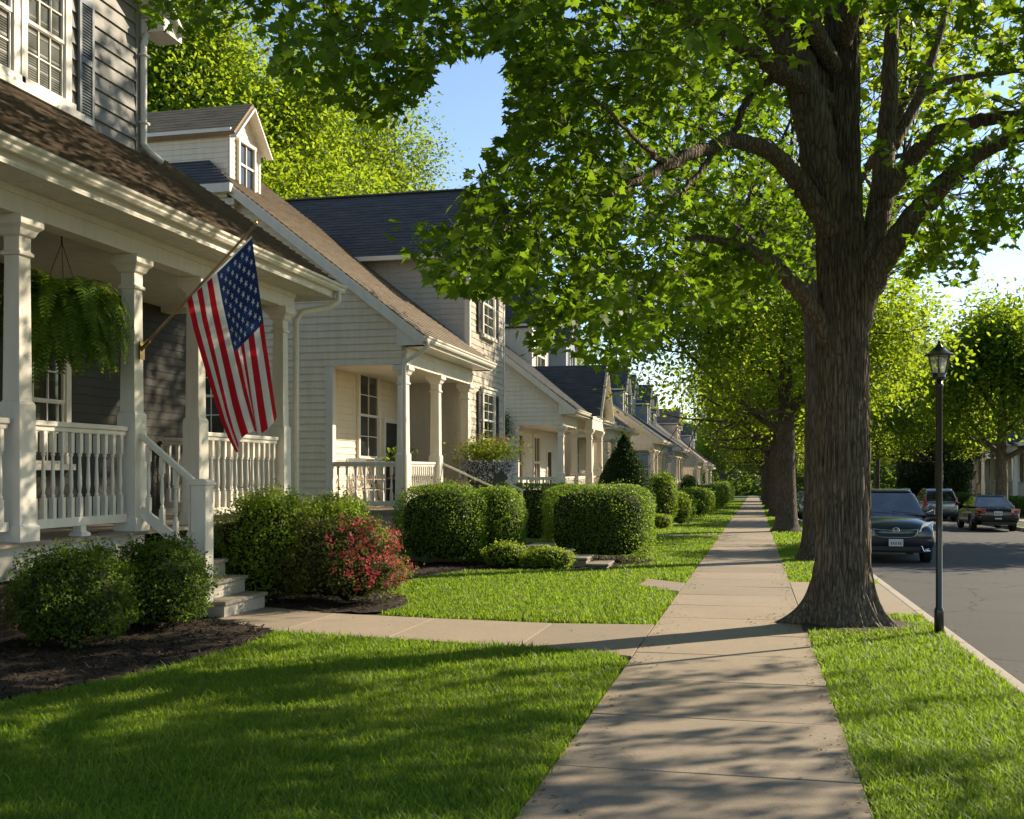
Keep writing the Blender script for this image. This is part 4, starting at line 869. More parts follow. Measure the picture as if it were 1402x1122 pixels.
for p, s, src, rz, lb in [((12.1, 76, 0), .85, T2, 2.2, 'bright tree across the street standing behind the lamp post'), ((13.2, 38, 0), .95, A1, 2.2, 'tree across the street with only its crown edge inside the right picture border'), ((11.9, 94, 0), 1.0, T2, .4, 'bright tree across the street between big trunk and lamp post'), ((12, 112, 0), 1.0, T1, 3.3, 'tree across the street farther down the road'), ((12, 131, 0), 1.05, T2, 5.0, 'tree across the street near the end of the road'), ((24, 92, 0), 1.25, A1, 1.0, 'tall tree behind the porch houses across the street'), ((26, 112, 0), 1.3, T2, 2.0, 'tall tree behind the blue grey house across the street'), ((25, 134, 0), 1.3, T1, 4.0, 'tall tree behind the far houses across the street')]:
    copy_thing(src, (p[0], p[1], gz(p[1])), rz, lb, s)
shrub('dark_evergreen', 'dark spreading evergreen tree behind the lamp post across the street', (13.4, 86), (5.0, 4.6, 6.6), L_['dark_leaf'], 18000, .2, 2.0, rough=.25, cat='tree', stray=.15)
# far wood closing the end of the street
c = np.stack([rng.uniform(-90, 140, 700), rng.uniform(195, 240, 700), -4.5 + 15 * rng.random(700) ** 1.6], 1)
V, C, I = leaves(c, 75000, 1.7, 1.25, (SM_V, SM_F)); tag(np_mesh('distant_trees', V, C, I, M['deep_leaf']), kind='stuff')

# ------------------------------------------------------------------ the big near maple
random.seed(5)
BT = thing('maple_tree', 'big near maple with furrowed bark trunk and flared roots between sidewalk and road', 'tree', (1.01, 13.16, gz(13.16)))
def near_tree():
    bx_, by_, bz_ = BT.location; nu, nv = 210, 380; V = []
    ctr = [(1155, 858, 12.62), (1155, 700, 12.62), (1155, 560, 12.62), (1154, 440, 12.62), (1150, 330, 12.62), (1147, 240, 12.62), (1150, 150, 12.66), (1152, 60, 12.7), (1153, -120, 12.8), (1160, -420, 13.0)]
    cp, _ = curve_pts([(*at(*c), 0) for c in ctr], 12); cz = np.array([p.z for p in cp]); cx = np.array([p.x for p in cp]); cy = np.array([p.y for p in cp])
    zs = np.concatenate([np.linspace(-.25, .9, 90), np.linspace(.91, 10.5, nv - 90)]) + bz_
    rp = np.array([(-.5, .325), (1.6, .305), (3.2, .30), (4.3, .285), (5.2, .265), (5.9, .235), (6.8, .22), (8, .2), (10.5, .1)])
    lob = [(random.uniform(.5, 1.0), 2*PI*k/9 + random.uniform(-.25, .25), random.uniform(.15, .25)) for k in range(9)]
    lob += [(1.0, PI + .15, .22), (1.0, -.35, .22)]
    for z in zs:
        h = z - bz_; X0, Y0 = np.interp(z, cz, cx), np.interp(z, cz, cy); r0 = np.interp(h, rp[:, 0], rp[:, 1]); hh = max(h, -.05)
        for k in range(nu):
            a = 2*PI*k/nu; fl = .20 * math.exp(-hh/.26); lf = 0
            for am, la, wd in lob:
                da = (a - la + PI) % (2*PI) - PI; lf += am * math.exp(-(da/wd)**2)
            fl += .18 * math.exp(-hh/.19) * lf + .03 * math.exp(-hh/.8) * lf
            ca, sa = math.cos(a), math.sin(a); tw = a + .15 * noise.noise((h * .6, 2, 1)); q = Vector((math.cos(tw) * 7.4, math.sin(tw) * 7.4, h * 1.5))
            dv = noise.voronoi(q, distance_metric='DISTANCE')[0]; rd = min(1, (dv[1] - dv[0]) / .38)
            fine = noise.noise((math.cos(tw) * 20, math.sin(tw) * 20, h * 4)); big = noise.noise((ca * 1.3, sa * 1.3, h * .8))
            r = r0 + fl - .042 * (1 - rd) ** 1.2 + .007 * fine + .022 * big
            V.append((X0 + r * ca - bx_, Y0 + r * sa - by_, h))
    fs = [[j*nu+k, j*nu+(k+1) % nu, (j+1)*nu+(k+1) % nu, (j+1)*nu+k] for j in range(len(zs)-1) for k in range(nu)]
    tr = np_mesh('trunk', V, [4]*len(fs), np.concatenate(fs), M['bark'], BT, True)
    def lm(*c): return [(*at(a, b, d), r) for a, b, d, r in c]
    limbs = [
        lm((1146, 320, 12.62, .24), (1122, 215, 12.55, .23), (1097, 105, 12.45, .20), (1060, 20, 12.3, .17), (1022, -80, 12.0, .14), (960, -260, 11.6, .08)),
        lm((1132, 170, 12.6, .13), (1118, 90, 12.6, .12), (1100, 0, 12.5, .10), (1075, -150, 12.4, .06)),
        lm((1140, 320, 12.5, .14), (1110, 272, 12.4, .12), (1085, 236, 12.25, .105), (1050, 207, 12.0, .095), (1005, 192, 11.7, .085), (965, 204, 11.4, .075), (920, 222, 11.0, .06), (880, 246, 10.6, .045), (830, 270, 10.2, .025)),
        lm((1140, 480, 12.6, .13), (1118, 432, 12.5, .105), (1095, 400, 12.4, .095), (1065, 368, 12.2, .08), (1030, 345, 12.0, .065), (990, 330, 11.8, .045), (940, 326, 11.5, .025)),
        lm((1100, 140, 12.45, .07), (1082, 113, 12.3, .06), (1050, 112, 12.2, .05), (1025, 135, 12.1, .045), (1010, 168, 12.0, .035), (1003, 190, 11.9, .03)),
        lm((1166, 500, 12.6, .16), (1176, 410, 12.6, .165), (1192, 345, 12.6, .16), (1207, 265, 12.7, .14), (1213, 190, 12.8, .115), (1219, 120, 12.9, .10), (1221, 20, 13.0, .08), (1230, -150, 13.2, .04)),
        lm((1200, 300, 12.65, .13), (1216, 262, 12.6, .12), (1245, 222, 12.4, .105), (1275, 190, 12.2, .09), (1315, 172, 12.0, .08), (1370, 160, 11.7, .065), (1440, 150, 11.3, .04)),
        lm((1168, 470, 12.55, .15), (1190, 395, 12.5, .15), (1222, 335, 12.35, .14), (1258, 290, 12.2, .125), (1298, 245, 12.0, .11), (1345, 208, 11.8, .095), (1402, 183, 11.5, .08), (1490, 165, 11, .05)),
        lm((1222, 200, 12.8, .085), (1240, 165, 12.9, .075), (1262, 125, 13.0, .065), (1280, 70, 13.2, .05), (1300, 0, 13.5, .03)),
        lm((1262, 128, 13.0, .05), (1300, 112, 13, .045), (1350, 103, 13, .035), (1420, 95, 13, .025)),
        lm((920, 222, 11.0, .035), (895, 215, 10.6, .03), (860, 180, 10.0, .02), (800, 120, 9, .012)), lm((985, 195, 11.6, .04), (950, 245, 11.2, .025), (930, 270, 11, .012))]
    for k, (dx, dy, dz) in enumerate([(-1, -1, .25), (-.6, -1, .5), (.2, -1, .4), (.9, -.6, .5), (1, .3, .4), (.3, 1, .4), (-.6, .8, .5), (-1, .2, .4), (-.2, -.9, .9)]):
        b = at(1150, 150 - 40 * k, 12.65); limbs.append([(*b, .12), (*(b + Vector((dx, dy, dz * 1.4)) * 1.6), .085), (*(b + Vector((dx, dy, dz)) * 3.4), .055), (*(b + Vector((dx, dy, dz * .7)) * 5.6), .02)])
    ends = []
    for L in limbs:
        mb = MB(); pts, rr = curve_pts(L, 6); pts = [p + Vector((random.gauss(0, .012), random.gauss(0, .012), random.gauss(0, .012))) if 2 < i else p for i, p in enumerate(pts)]
        mb.tube(pts, rr, 16, True); mb.build('limb', M['bark'], BT, True); ends += [(p, r) for p, r in zip(pts, rr) if r < .11]
    E = np.array([tuple(p) for p, r in ends])
    # canopy: clumps of leafy sprays in the crown's volume, hanging where the photo's crown hangs
    yb = np.array([(-400, -60), (150, -40), (205, 20), (245, 34), (290, 26), (340, 20), (375, 80), (420, 118), (470, 132), (520, 165), (560, 150), (600, 85), (640, 62), (692, 60), (700, 250), (720, 470), (770, 462), (815, 488), (850, 505), (880, 470), (925, 440), (1000, 425), (1060, 400), (1110, 380), (1185, 330), (1215, 350), (1262, 372), (1330, 378), (1345, 330), (1402, 320), (1800, 330)], float)
    spur = [(530, 325), (545, 300), (600, 305), (628, 268), (640, 232), (668, 205), (700, 180), (740, 200), (740, 460), (700, 462), (706, 430), (680, 402), (645, 408), (610, 395), (575, 372), (545, 345)]
    def ok(p, marg=0, hide=1.0):
        px, py, D = proj(p); jit = 22 * hide; px = px + rng.normal(size=len(px)) * jit; py = py + rng.normal(size=len(px)) * jit; v = (py < np.interp(px, yb[:, 0], yb[:, 1]) - marg) | inpoly(np.stack([px, py], 1), spur)
        gap = inpoly(np.stack([px, py], 1), [(592, 85), (640, 78), (690, 62), (688, 120), (680, 170), (648, 200), (628, 190), (600, 125)])
        tg = (np.abs(px - 1150) < 46) & (py > 20) & (D < 12.9)
        h1 = (px > 1030) & (px < 1290) & (py > 15) & (py < 335) & (D < 12.4) & (rng.random(len(px)) < hide * .9); h2 = (px > 890) & (px < 1112) & (py > 90) & (py < 425) & (D < 11.7) & (rng.random(len(px)) < hide * .62)
        h3 = (px < 660) & (rng.random(len(px)) < hide * .38)
        return v & ~gap & ~tg & ~h1 & ~h2 & ~h3 & (D > 4.6)
    cen = []
    while len(cen) < 1260:
        n = 4000; a = rng.uniform(0, 2*PI, n); r = 8.6 * np.sqrt(rng.random(n)); z = rng.uniform(3.2, 18.5, n)
        p = np.stack([1.0 + r*np.cos(a), 13.1 + r*np.sin(a), z], 1)
        zt = 18.5 - (r / 8.6) ** 2 * 8.5; zl = 3.6 + .15*r
        k = (z < zt) & (z > zl) & ok(p) & ((p[:, 1] < 16.8) | (rng.random(n) < np.where(z > 11.5, .2, .12))) & ((p[:, 1] < 13.6) | (p[:, 0] < 1.2) | (rng.random(n) < .3)) & (rng.random(n) < np.where((r > 4.5) | (z > zt - 2.5) | (z < zl + 3.2), .9, .25))
        cen += list(p[k])
    cen = np.array(cen[:1260])
    # extra clumps along the visible lower fringe, on the camera side
    fr = []
    for px, py in [(230, 8), (300, 2), (395, 50), (440, 85), (490, 95), (525, 130), (560, 105), (600, 45), (660, 25), (560, 318), (590, 320), (600, 365), (640, 385), (655, 290), (670, 350), (690, 250), (715, 330), (740, 430), (780, 400), (830, 450), (860, 440), (700, 110), (730, 200), (760, 120), (800, 260), (850, 330), (900, 380), (960, 400), (1020, 385), (640, 10), (540, 30), (450, 20), (1230, 320), (1270, 345), (1310, 350), (1350, 290), (1390, 290)]:
        D = 8.6 if px < 640 else 10.2 if px < 1000 else 11.6; fr += [at(px + random.gauss(0, 14), py + random.gauss(0, 10), D + random.gauss(0, .8)) for _ in range(3)]
    cen = np.concatenate([cen, np.array([tuple(p) for p in fr])])
    pos, nn, tp, sc = [], [], [], []; mb = MB(); S = []
    for c in cen:
        for _ in range(9): S.append(c + rng.normal(size=3) * np.array([.42, .42, .28]))
    S = np.array(S); S = S[ok(S)]; random.shuffle
    for s in S:
        e = E[np.argmin(((E - s) ** 2).sum(1))]; d = Vector(s - e); d.z *= .4; d = d.normalized() if d.length > .1 else Vector((0, -1, 0)); d = (d + Vector(rng.normal(size=3)) * .45).normalized()
        L = random.uniform(.45, .8); p = Vector(s) - d * L * .5; pts = [p.copy()]; m = 9
        for k in range(m):
            d = (d + Vector((0, 0, -.09))).normalized(); p = p + d * (L / m); pts.append(p.copy()); sd_ = d.cross(Z).normalized() if abs(d.z) < .95 else X
            for q in ((-1, 1) if k > 0 else (1,)):
                if random.random() < .22: continue
                o = (sd_ * q * random.uniform(.5, 1) + d * random.uniform(.2, .8) + Vector((0, 0, random.uniform(-1.25, -.1)))).normalized()
                pos.append(p + o * .035); tp.append(o); nn.append(Vector((random.gauss(0, .7), random.gauss(0, .7) - .25, .75)) + d * random.gauss(0, .3)); sc.append(random.uniform(.075, .14))
        if random.random() < .6 and ok(np.array([tuple(v) for v in pts[::3]]), 10, 0).all(): mb.tube(pts[::3], [.008, .006, .005, .003][:len(pts[::3])], 3, False)
    pos = np.array(pos); kx = ok(pos, -14, 0)
    V, C, I = inst(MAPLE_V, MAPLE_F, pos[kx], frames(np.array(nn)[kx], np.array(tp)[kx]), np.array(sc)[kx]); V = V - np.array(BT.location)
    print('near leaves', kx.sum()); np_mesh('crown', V, C, I, M['maple'], BT); mb.build('twigs', M['twig'], BT)
near_tree()

# ------------------------------------------------------------------ grass
LAWN1 = [(-5.75, 1.5), (LX - .02, 1.5), (LX - .02, 9.9), (-1.35, 10.3), (-2.35, 10.5), (-5.15, 10.85), (-5.0, 9.4), (-5.1, 8.3), (-5.45, 7), (-5.65, 5.5)]
LAWN2 = [(LX - .02, 12.65), (LX - .02, 16.5), (-1.9, 17.4), (-2.85, 20.5), (-4.3, 20.1), (-5.4, 19.5), (-5.85, 18), (-5.55, 15.6), (-4.85, 14.5), (-4.55, 13.6), (-4.7, 12.9), (-3.85, 12.6)]
def strip_lawn(y0, y1, xl=-6.3): return [(xl, y0), (LX - .02, y0), (LX - .02, y1), (xl, y1)]
LAWN3 = [(LX - .02, 18.3), (LX - .02, 35.4), (-6.6, 35.4), (-6.6, 31), (-2.8, 24.7), (-2.1, 23.6), (-2.25, 21.8), (-1.85, 19.0)]
LAWN4 = [(-1.85, 18.95), (-1.9, 17.45), (-2.85, 20.5), (-2.6, 21.7), (-2.25, 21.8)]
LAWNS = [LAWN1, LAWN2, LAWN3, LAWN4] + [strip_lawn(a, c) for a, c in ((36.7, 46.4), (47.7, 57.9), (59.2, 69.9), (71.2, 82.9), (84.2, 94.9), (96.2, 130))]
VERGE = [[(RX + .02, 1.5), (KX0 - .02, 1.5), (KX0 - .02, 12.9), (1.75, 12.6), (1.0, 12.45), (RX + .02, 12.55)], [(RX + .02, 19.0), (KX0 - .02, 19.0), (KX0 - .02, 130), (RX + .02, 130)]]
def grass(name, polys, mult=1.0):
    Ps = []; bands = [(1.5, 5), (5, 7), (7, 9), (9, 11), (11, 14), (14, 18), (18, 24), (24, 36), (36, 60), (60, 130)]
    for poly in polys:
        P = np.array(poly); x0, x1 = P[:, 0].min(), P[:, 0].max(); y0, y1 = P[:, 1].min(), P[:, 1].max()
        for a, c in bands:
            a, c = max(a, y0), min(c, y1)
            if c <= a: continue
            D = (a + c) / 2; n = int((x1 - x0) * (c - a) * mult * 9500 * min(1, (6.0 / D)) ** 1.75)
            q = np.stack([rng.uniform(x0, x1, n), rng.uniform(a, c, n)], 1); q = q[inpoly(q, poly)]; Ps.append(q + rng.normal(size=q.shape) * .022)
    p = np.concatenate(Ps)
    px, py, D = proj(np.stack([p[:, 0], p[:, 1], 0 * p[:, 0]], 1)); k = (D > .5) & (px > -260) & (px < 1660); p, D = p[k], D[k]; n = len(p)
    cl = np.array([noise.noise((x * 1.1, y * 1.1, 0)) + .6 * noise.noise((x * 4, y * 4, 5)) for x, y in p])
    h = rng.uniform(.045, .088, n) * (1 + .28 * cl) * np.where(rng.random(n) < .04, 1.45, 1); wd = .0036 * np.maximum(1, D / 7.0) ** .9 * rng.uniform(.7, 1.4, n); a = rng.uniform(0, 2*PI, n); b = h * rng.uniform(.25, 1.0, n)
    u = np.stack([np.cos(a), np.sin(a), 0*a], 1); f = np.stack([-np.sin(a), np.cos(a), 0*a], 1); o = np.stack([p[:, 0], p[:, 1], hz_np(p[:, 1]) - .012], 1); zz = np.array([0, 0, 1.0])
    rows = [o - u*wd[:, None], o + u*wd[:, None], o - u*(wd*.8)[:, None] + f*(b*.32)[:, None] + zz*(h*.6)[:, None], o + u*(wd*.8)[:, None] + f*(b*.32)[:, None] + zz*(h*.6)[:, None], o + f*b[:, None] + zz*(h*rng.uniform(.85, 1, n))[:, None]]
    V = np.stack(rows, 1).reshape(-1, 3); I = (np.array([0, 1, 3, 2, 2, 3, 4])[None] + (np.arange(n) * 5)[:, None]).ravel(); print(name, n)
    return tag(np_mesh(name, V, np.tile([4, 3], n), I, M['grass'], None), kind='stuff')
def hz_np(y): return -0.0148 * np.minimum(y, 330)
grass('grass', LAWNS); grass('grass', VERGE + [[(RX + .03, 12.4), (KX0 - .02, 12.4), (KX0 - .02, 14.36), (1.5, 14.36), (1.75, 13.6), (1.7, 12.9), (1.3, 12.55)]])
# fallen leaves and crumbs on the pavement edges and around the roots
n = 900; x = np.where(rng.random(n) < .5, LX + np.abs(rng.normal(0, .16, n)), RX - np.abs(rng.normal(0, .14, n))); y = rng.uniform(3.5, 30, n)
m = 420; a = rng.uniform(0, 2*PI, m); rr = rng.uniform(.5, 1.15, m); x2 = 1.01 + rr*np.cos(a); y2 = 13.16 + rr*np.sin(a)
m3 = 160; x3 = rng.uniform(KX1, KX1 + .3, m3); y3 = rng.uniform(9, 22, m3)
m4 = 140; x4 = rng.uniform(-5, -1.2, m4); y4 = rng.uniform(4, 20, m4); x5 = rng.uniform(RX, KX0, 60); y5 = rng.uniform(4, 12.5, 60)
p = np.concatenate([np.stack([x4, y4, hz_np(y4) + .06], 1), np.stack([x5, y5, hz_np(y5) + .06], 1), np.stack([x, y, hz_np(y) + .027], 1), np.stack([x2, y2, hz_np(y2) + .03], 1), np.stack([x3, y3, hz_np(y3) - .13], 1)])
V, C, I = inst(LEAF_V, LEAF_F, p, frames(rnd_dirs(len(p)) * .3 + np.array([0, 0, 1]), rnd_dirs(len(p))), rng.uniform(.012, .04, len(p))); tag(np_mesh('fallen_leaves', V, C, I, M['fallen']), kind='stuff')
mb = MB(); cx, cy = 1.01, 13.16; ring = []
for r, hgt in ((0, .05), (.5, .05), (.85, .035), (1.15, .0), (1.3, -.03)): ring.append([(min(max(cx + r*math.cos(q*2*PI/28) * 1.0, RX - .04), KX0), cy + r*math.sin(q*2*PI/28) * .95, gz(cy + r*math.sin(q*2*PI/28)) + hgt + .02 * noise.noise((q, r * 5, 0))) for q in range(28)])
for i in range(4):
    for q in range(28): mb.face([ring[i][q], ring[i][(q+1) % 28], ring[i+1][(q+1) % 28], ring[i+1][q]])
tag(mb.build('root_soil', M['soil'], None, True), kind='structure')

# ------------------------------------------------------------------ flag, fern, planter, porch things
def flag():
    P = thing('house_flag', 'striped american flag hanging from a wooden pole bracketed to the grey house porch column', 'flag', (-7.46, 11.85, 3.15)); mb = MB()
    a = at(184, 479, 13.22); b = at(350, 308, 12.86); a.x = max(a.x, -7.46)
    mb.tube([a, a.lerp(b, .5), b], [.017, .016, .014], 12); pole = mb.build('flagpole', M['wood'], P, True)
    mb = MB(); mb.lathe(b, [(.014, -.02), (.024, .0), (.028, .02), (.02, .045), (.0, .055)], 12); mb.build('finial', M['brass'], pole, True)
    mb = MB(); mb.box(-7.475, -7.452, 11.80, 11.90, 3.04, 3.26); mb.tube([a - (b-a).normalized()*.02, a + (b-a).normalized()*.15], .026, 12); mb.build('bracket', M['brass'], P)
    # cloth: u across hoist (0 low end .. 1 at pole tip), v along the fly
    Lc = [(256, 411), (264, 450), (278, 500), (291, 545), (300, 575), (309, 597), (318, 615)]; Rc = [(345, 326), (351, 375), (357, 425), (362, 470), (367, 510), (371, 545), (375, 578)]
    def ev(c, t): 
        k = t * (len(c) - 1); i = min(int(k), len(c) - 2); k -= i; return Vector(c[i]).lerp(Vector(c[i+1]), k)
    nu, nv = 13 * 5, 60; DA = 12.86
    def pt(u, v):
        l, r = ev(Lc, v), ev(Rc, v); q = l.lerp(r, u); t = (q.x - 184) / 166
        fold = v ** .7 * (.085 * math.sin(u * 2*PI * 1.6 + .6 + .8*v) + .04 * math.sin(u * 2*PI * 3.3 + 1.5 * v + 1)); sag = -.02 * math.sin(PI*u) * (1 - v)
        D = 13.22 + (12.86 - 13.22) * min(1, .42 + .58 * u) - fold - .25 * v * 0
        q.y += 14 * v * math.sin(u * 2*PI * 1.6 + .5) * .55; q.x += 5 * v * math.sin(u * 2*PI * 2.2 + 1)
        p = at(q.x, q.y, D); p.z += sag; return p
    G = [[pt(i / nu, j / nv) for j in range(nv + 1)] for i in range(nu + 1)]; mb = MB(); b0 = 0
    mb.v = [tuple(G[i][j]) for i in range(nu + 1) for j in range(nv + 1)]
    for i in range(nu):
        for j in range(nv):
            s = i // 5; can = s >= 6 and (j + .5) / nv < .4
            mb.f.append([i*(nv+1)+j, (i+1)*(nv+1)+j, (i+1)*(nv+1)+j+1, i*(nv+1)+j+1]); mb.uv.append(None); mb.m.append(2 if can else (0 if s % 2 == 0 else 1))
    # white hoist header
    for i in range(nu):
        p, q = G[i][0], G[i+1][0]; o = Vector((0, 0, .03)); mb.mi = 1; mb.face([p, q, q + o, p + o])
    mb.mi = 3
    def sp(u, v, off):
        e = .004; p = pt(u, v); n = (pt(u + e, v) - p).cross(pt(u, v + e) - p).normalized(); return p + n * off
    u0, u1, v1 = 6/13, 1.0, .4; HW, HV = 1.18, 1.9
    for r in range(9):
        m = 6 if r % 2 == 0 else 5
        for c in range(m):
            uu = u0 + (u1 - u0) * (r + 1) / 10; vv = v1 * ((2 * c + (1 if r % 2 == 0 else 2)) / 12)
            for off in (.004, -.004):
                ps = []
                for k in range(10):
                    ra = .034 if k % 2 == 0 else .0136; a_ = 2*PI*k/10 - PI/2
                    ps.append(sp(min(.999, uu + ra*math.cos(a_) / HW), max(.003, vv + ra*math.sin(a_) / HV), off))
                cc = sp(uu, vv, off)
                for k in range(10): mb.face([cc, ps[k], ps[(k+1) % 10]])
    def cloth(nm, c):
        t = NT(nm); o = t.co('Object'); n = t.noise(o, 140, 2); cc = t.ramp(n, [(.3, tuple(x*.85 for x in c)), (.7, c)]); p = t.pbr(cc, .8, t.bump(n, .15, .002), .2); tr = t.n('ShaderNodeBsdfTranslucent'); t.l(cc, tr.inputs[0]); m = t.n('ShaderNodeMixShader'); m.inputs[0].default_value = .35; t.l(p.outputs[0], m.inputs[1]); t.l(tr.outputs[0], m.inputs[2]); return t.done(m)
    mb.build('cloth', [cloth('flag_red', (.50, .012, .022)), cloth('flag_white', (.76, .74, .68)), cloth('flag_blue', (.018, .04, .14)), cloth('flag_star', (.85, .84, .8))], P, True)
flag()
def fern(label, loc, S, hook, name='hanging_fern', n=150):
    P = thing(name, label, 'hanging plant', loc); mb = MB(); x, y, z = loc
    mb.lathe((x, y, z), [(.06*S, -.22*S), (.17*S, -.18*S), (.22*S, .02), (.235*S, .03), (.21*S, .03), (.0, .0)], 18); mb.build('basket', M['wicker'], P, True)
    mb = MB()
    for k in range(3): a = k * 2.1; mb.tube([(x + .22*S*math.cos(a), y + .22*S*math.sin(a), z + .03), (x, y, hook - .12)], .005, 5)
    mb.tube([(x, y, hook - .14), (x, y, hook)], .009, 6); mb.lathe((x, y, hook), [(.03, -.02), (.03, 0)], 10); mb.build('chain', M['black_metal'], P)
    V0, F0 = [], []
    for i in range(n):
        a = random.uniform(0, 2*PI); e = random.uniform(-.25, 1.3); L = S * random.uniform(.55, .98); q = Vector((.05*math.cos(a), .05*math.sin(a), .05)); d = Vector((math.cos(a)*math.cos(e), math.sin(a)*math.cos(e), math.sin(e))); sd_ = Vector((-math.sin(a), math.cos(a), 0)); m = 24; pts = []
        for k in range(m):
            d = (d + Vector((0, 0, -.125 * (1.3 - .3 * math.cos(e))))).normalized(); q = q + d * (L/m); t = k / m; ll = S * .085 * math.sin(PI * min(1, .12 + .85*t)) + .008
            for g in (-1, 1):
                o = (sd_ * g + d * .35 + Vector((0, 0, -.25 + random.gauss(0, .12)))).normalized() * ll; w2 = d * (L/m) * .34; b = len(V0); V0 += [q - w2, q + o*.55 - w2*1.1, q + o, q + o*.55 + w2*.8, q + w2*.6]; F0.append([b, b+1, b+2, b+3, b+4])
    np_mesh('fronds', np.array([tuple(v) for v in V0]), [5]*len(F0), np.concatenate(F0), M['fern'], P); return P
fern('big boston fern hanging under the grey house porch ceiling', (-7.85, 10.82, 3.56), 1.18, 4.42, n=340)
def planter():
    P = thing('flower_planter', 'dark grey planter overflowing with orange, yellow and pale blue flowers beside the cream house stairs', 'planter', (-6.85, 27.0, gz(27)))
    x, y, z = P.location; mb = MB(); mb.lathe((x, y, z), [(.42, 0), (.42, .1), (.34, .14), (.34, 1.45), (.44, 1.5), (.44, 1.58)], sq=True); bevel(mb.build('pedestal', M['stone'], P), .02)
    mb = MB(); mb.lathe((x, y, 0), [(.36, 1.19), (.5, 1.35), (.62, 1.78), (.68, 1.82), (.68, 1.88), (.6, 1.88), (.58, 1.80), (.0, 1.79)], 24); mb.build('pot', M['pot'], P, True)
    def scatter(nm, n, c, s, mat, ls, up):
        p = np.array(c) + rng.normal(size=(n, 3)) * np.array(s) - np.array(P.location); V, C, I = inst(SM_V, SM_F, p, frames(rnd_dirs(n) + np.array([0, 0, .4]), rnd_dirs(n) + np.array([0, 0, up])), ls * rng.uniform(.6, 1.3, n)); np_mesh(nm, V, C, I, mat, P)
    scatter('foliage', 2600, (x, y, 2.12), (.36, .36, .17), M['lime_leaf'], .085, .6); scatter('flowers', 420, (x + .1, y - .1, 2.26), (.38, .36, .18), M['flower_mix'], .06, .3)
    k = 1500; a = rng.uniform(0, 2*PI, k); t = rng.random(k); p = np.stack([(.66 + .07*rng.random(k))*np.cos(a), (.66 + .07*rng.random(k))*np.sin(a), 1.92 - z - .5*t*(.4 + .6*np.abs(np.sin(a*2.3)))], 1)
    V, C, I = inst(SM_V, SM_F, p, frames(rnd_dirs(k), rnd_dirs(k) - np.array([0, 0, .5])), .07 * rng.uniform(.6, 1.3, k)); np_mesh('trailing_flowers', V, C, I, M['flower_white'], P)
planter()
def rocking_chair(label, x, y, z, rz, mat, name='rocking_chair'):
    P = thing(name, label, 'chair', (0, 0, 0)); mb = MB()
    for i in range(6): mb.box(-.24, .24, -.22 + i*.078, -.22 + i*.078 + .066, .42, .44)
    mb.build('seat', mat, P); mb = MB()
    for i in range(7): mb.bar((-.21 + i*.07, .22, .5), (-.21 + i*.07, .40, 1.1), .028, .015)
    mb.bar((-.27, .40, 1.12), (.27, .40, 1.12), .03, .09); mb.bar((-.27, .225, .5), (.27, .225, .5), .03, .05); mb.build('backrest', mat, P)
    for s in (-1, 1):
        mb = MB(); mb.bar((s*.26, -.22, .04), (s*.26, -.22, .66), .04, .04); mb.bar((s*.26, .2, .04), (s*.26, .42, 1.14), .04, .04); mb.build('leg', mat, P)
        mb = MB(); mb.box(s*.26 - .045, s*.26 + .045, -.3, .3, .66, .685); mb.build('armrest', mat, P)
        mb = MB(); mb.tube([(s*.26, -.42 + .14*k, .025 + .09*((k-3)/3)**2) for k in range(7)], .02, 6); mb.build('rocker', mat, P)
    P.location = (x, y, z); P.rotation_euler = (0, 0, rz); return P
zf = gz(25) + 1.15
rocking_chair('white slatted rocking chair behind the cream porch railing, left of the column', -8.75, 23.1, zf, 1.0, M['white'])
rocking_chair('brown slatted rocking chair deeper on the cream porch beside the window', -9.0, 24.6, zf, 1.2, M['wicker'])
def pot_plant(label, x, y, z, s):
    P = thing('potted_plant', label, 'potted plant', (x, y, z)); mb = MB(); mb.lathe((x, y, z), [(.13*s, 0), (.19*s, .32*s), (.21*s, .32*s), (.21*s, .38*s), (.17*s, .38*s), (.0, .35*s)], 16); mb.build('pot', M['pot'], P, True)
    n = 160; p = rng.normal(size=(n, 3)) * .14*s + np.array([0, 0, .5*s]); V, C, I = inst(LEAF_V, LEAF_F, p, frames(rnd_dirs(n), p + rnd_dirs(n)*.3), .11*s*rng.uniform(.6, 1.3, n)); np_mesh('foliage', V, C, I, M['hedge_leaf'], P)
mb = MB(); ST = thing('side_table', 'small dark side table under the potted plant on the cream porch', 'table', (-8.3, 24.2, zf)); mb.lathe((-8.3, 24.2, zf), [(.2, .0), (.2, .03), (.03, .06), (.03, .66), (.3, .68), (.3, .72)], 16); mb.build('table_top', M['wicker'], ST)
pot_plant('dark pot with a leafy plant on the cream porch side table', -8.3, 24.2, zf + .722, 1.0)
W3 = thing('wall_basket', 'black wall basket with trailing plant on the white cottage side wall', 'planter', (-9.25, 38.86, 3.1)); mb = MB()
mb.lathe((-9.25, 38.72, 2.9), [(.05, 0), (.2, .12), (.27, .34), (.25, .34), (0, .3)], 14); mb.tube([(-9.25, 38.95, 3.9), (-9.25, 38.75, 3.95), (-9.25, 38.72, 3.3)], .02, 6); mb.build('basket', M['black_metal'], W3)
n = 700; p = rng.normal(size=(n, 3)) * np.array([.17, .14, .27]) + np.array([0, -.14, .3]); V, C, I = inst(SM_V, SM_F, p, frames(rnd_dirs(n), rnd_dirs(n)), .08*rng.uniform(.6, 1.3, n)); np_mesh('foliage', V, C, I, M['deep_leaf'], W3)
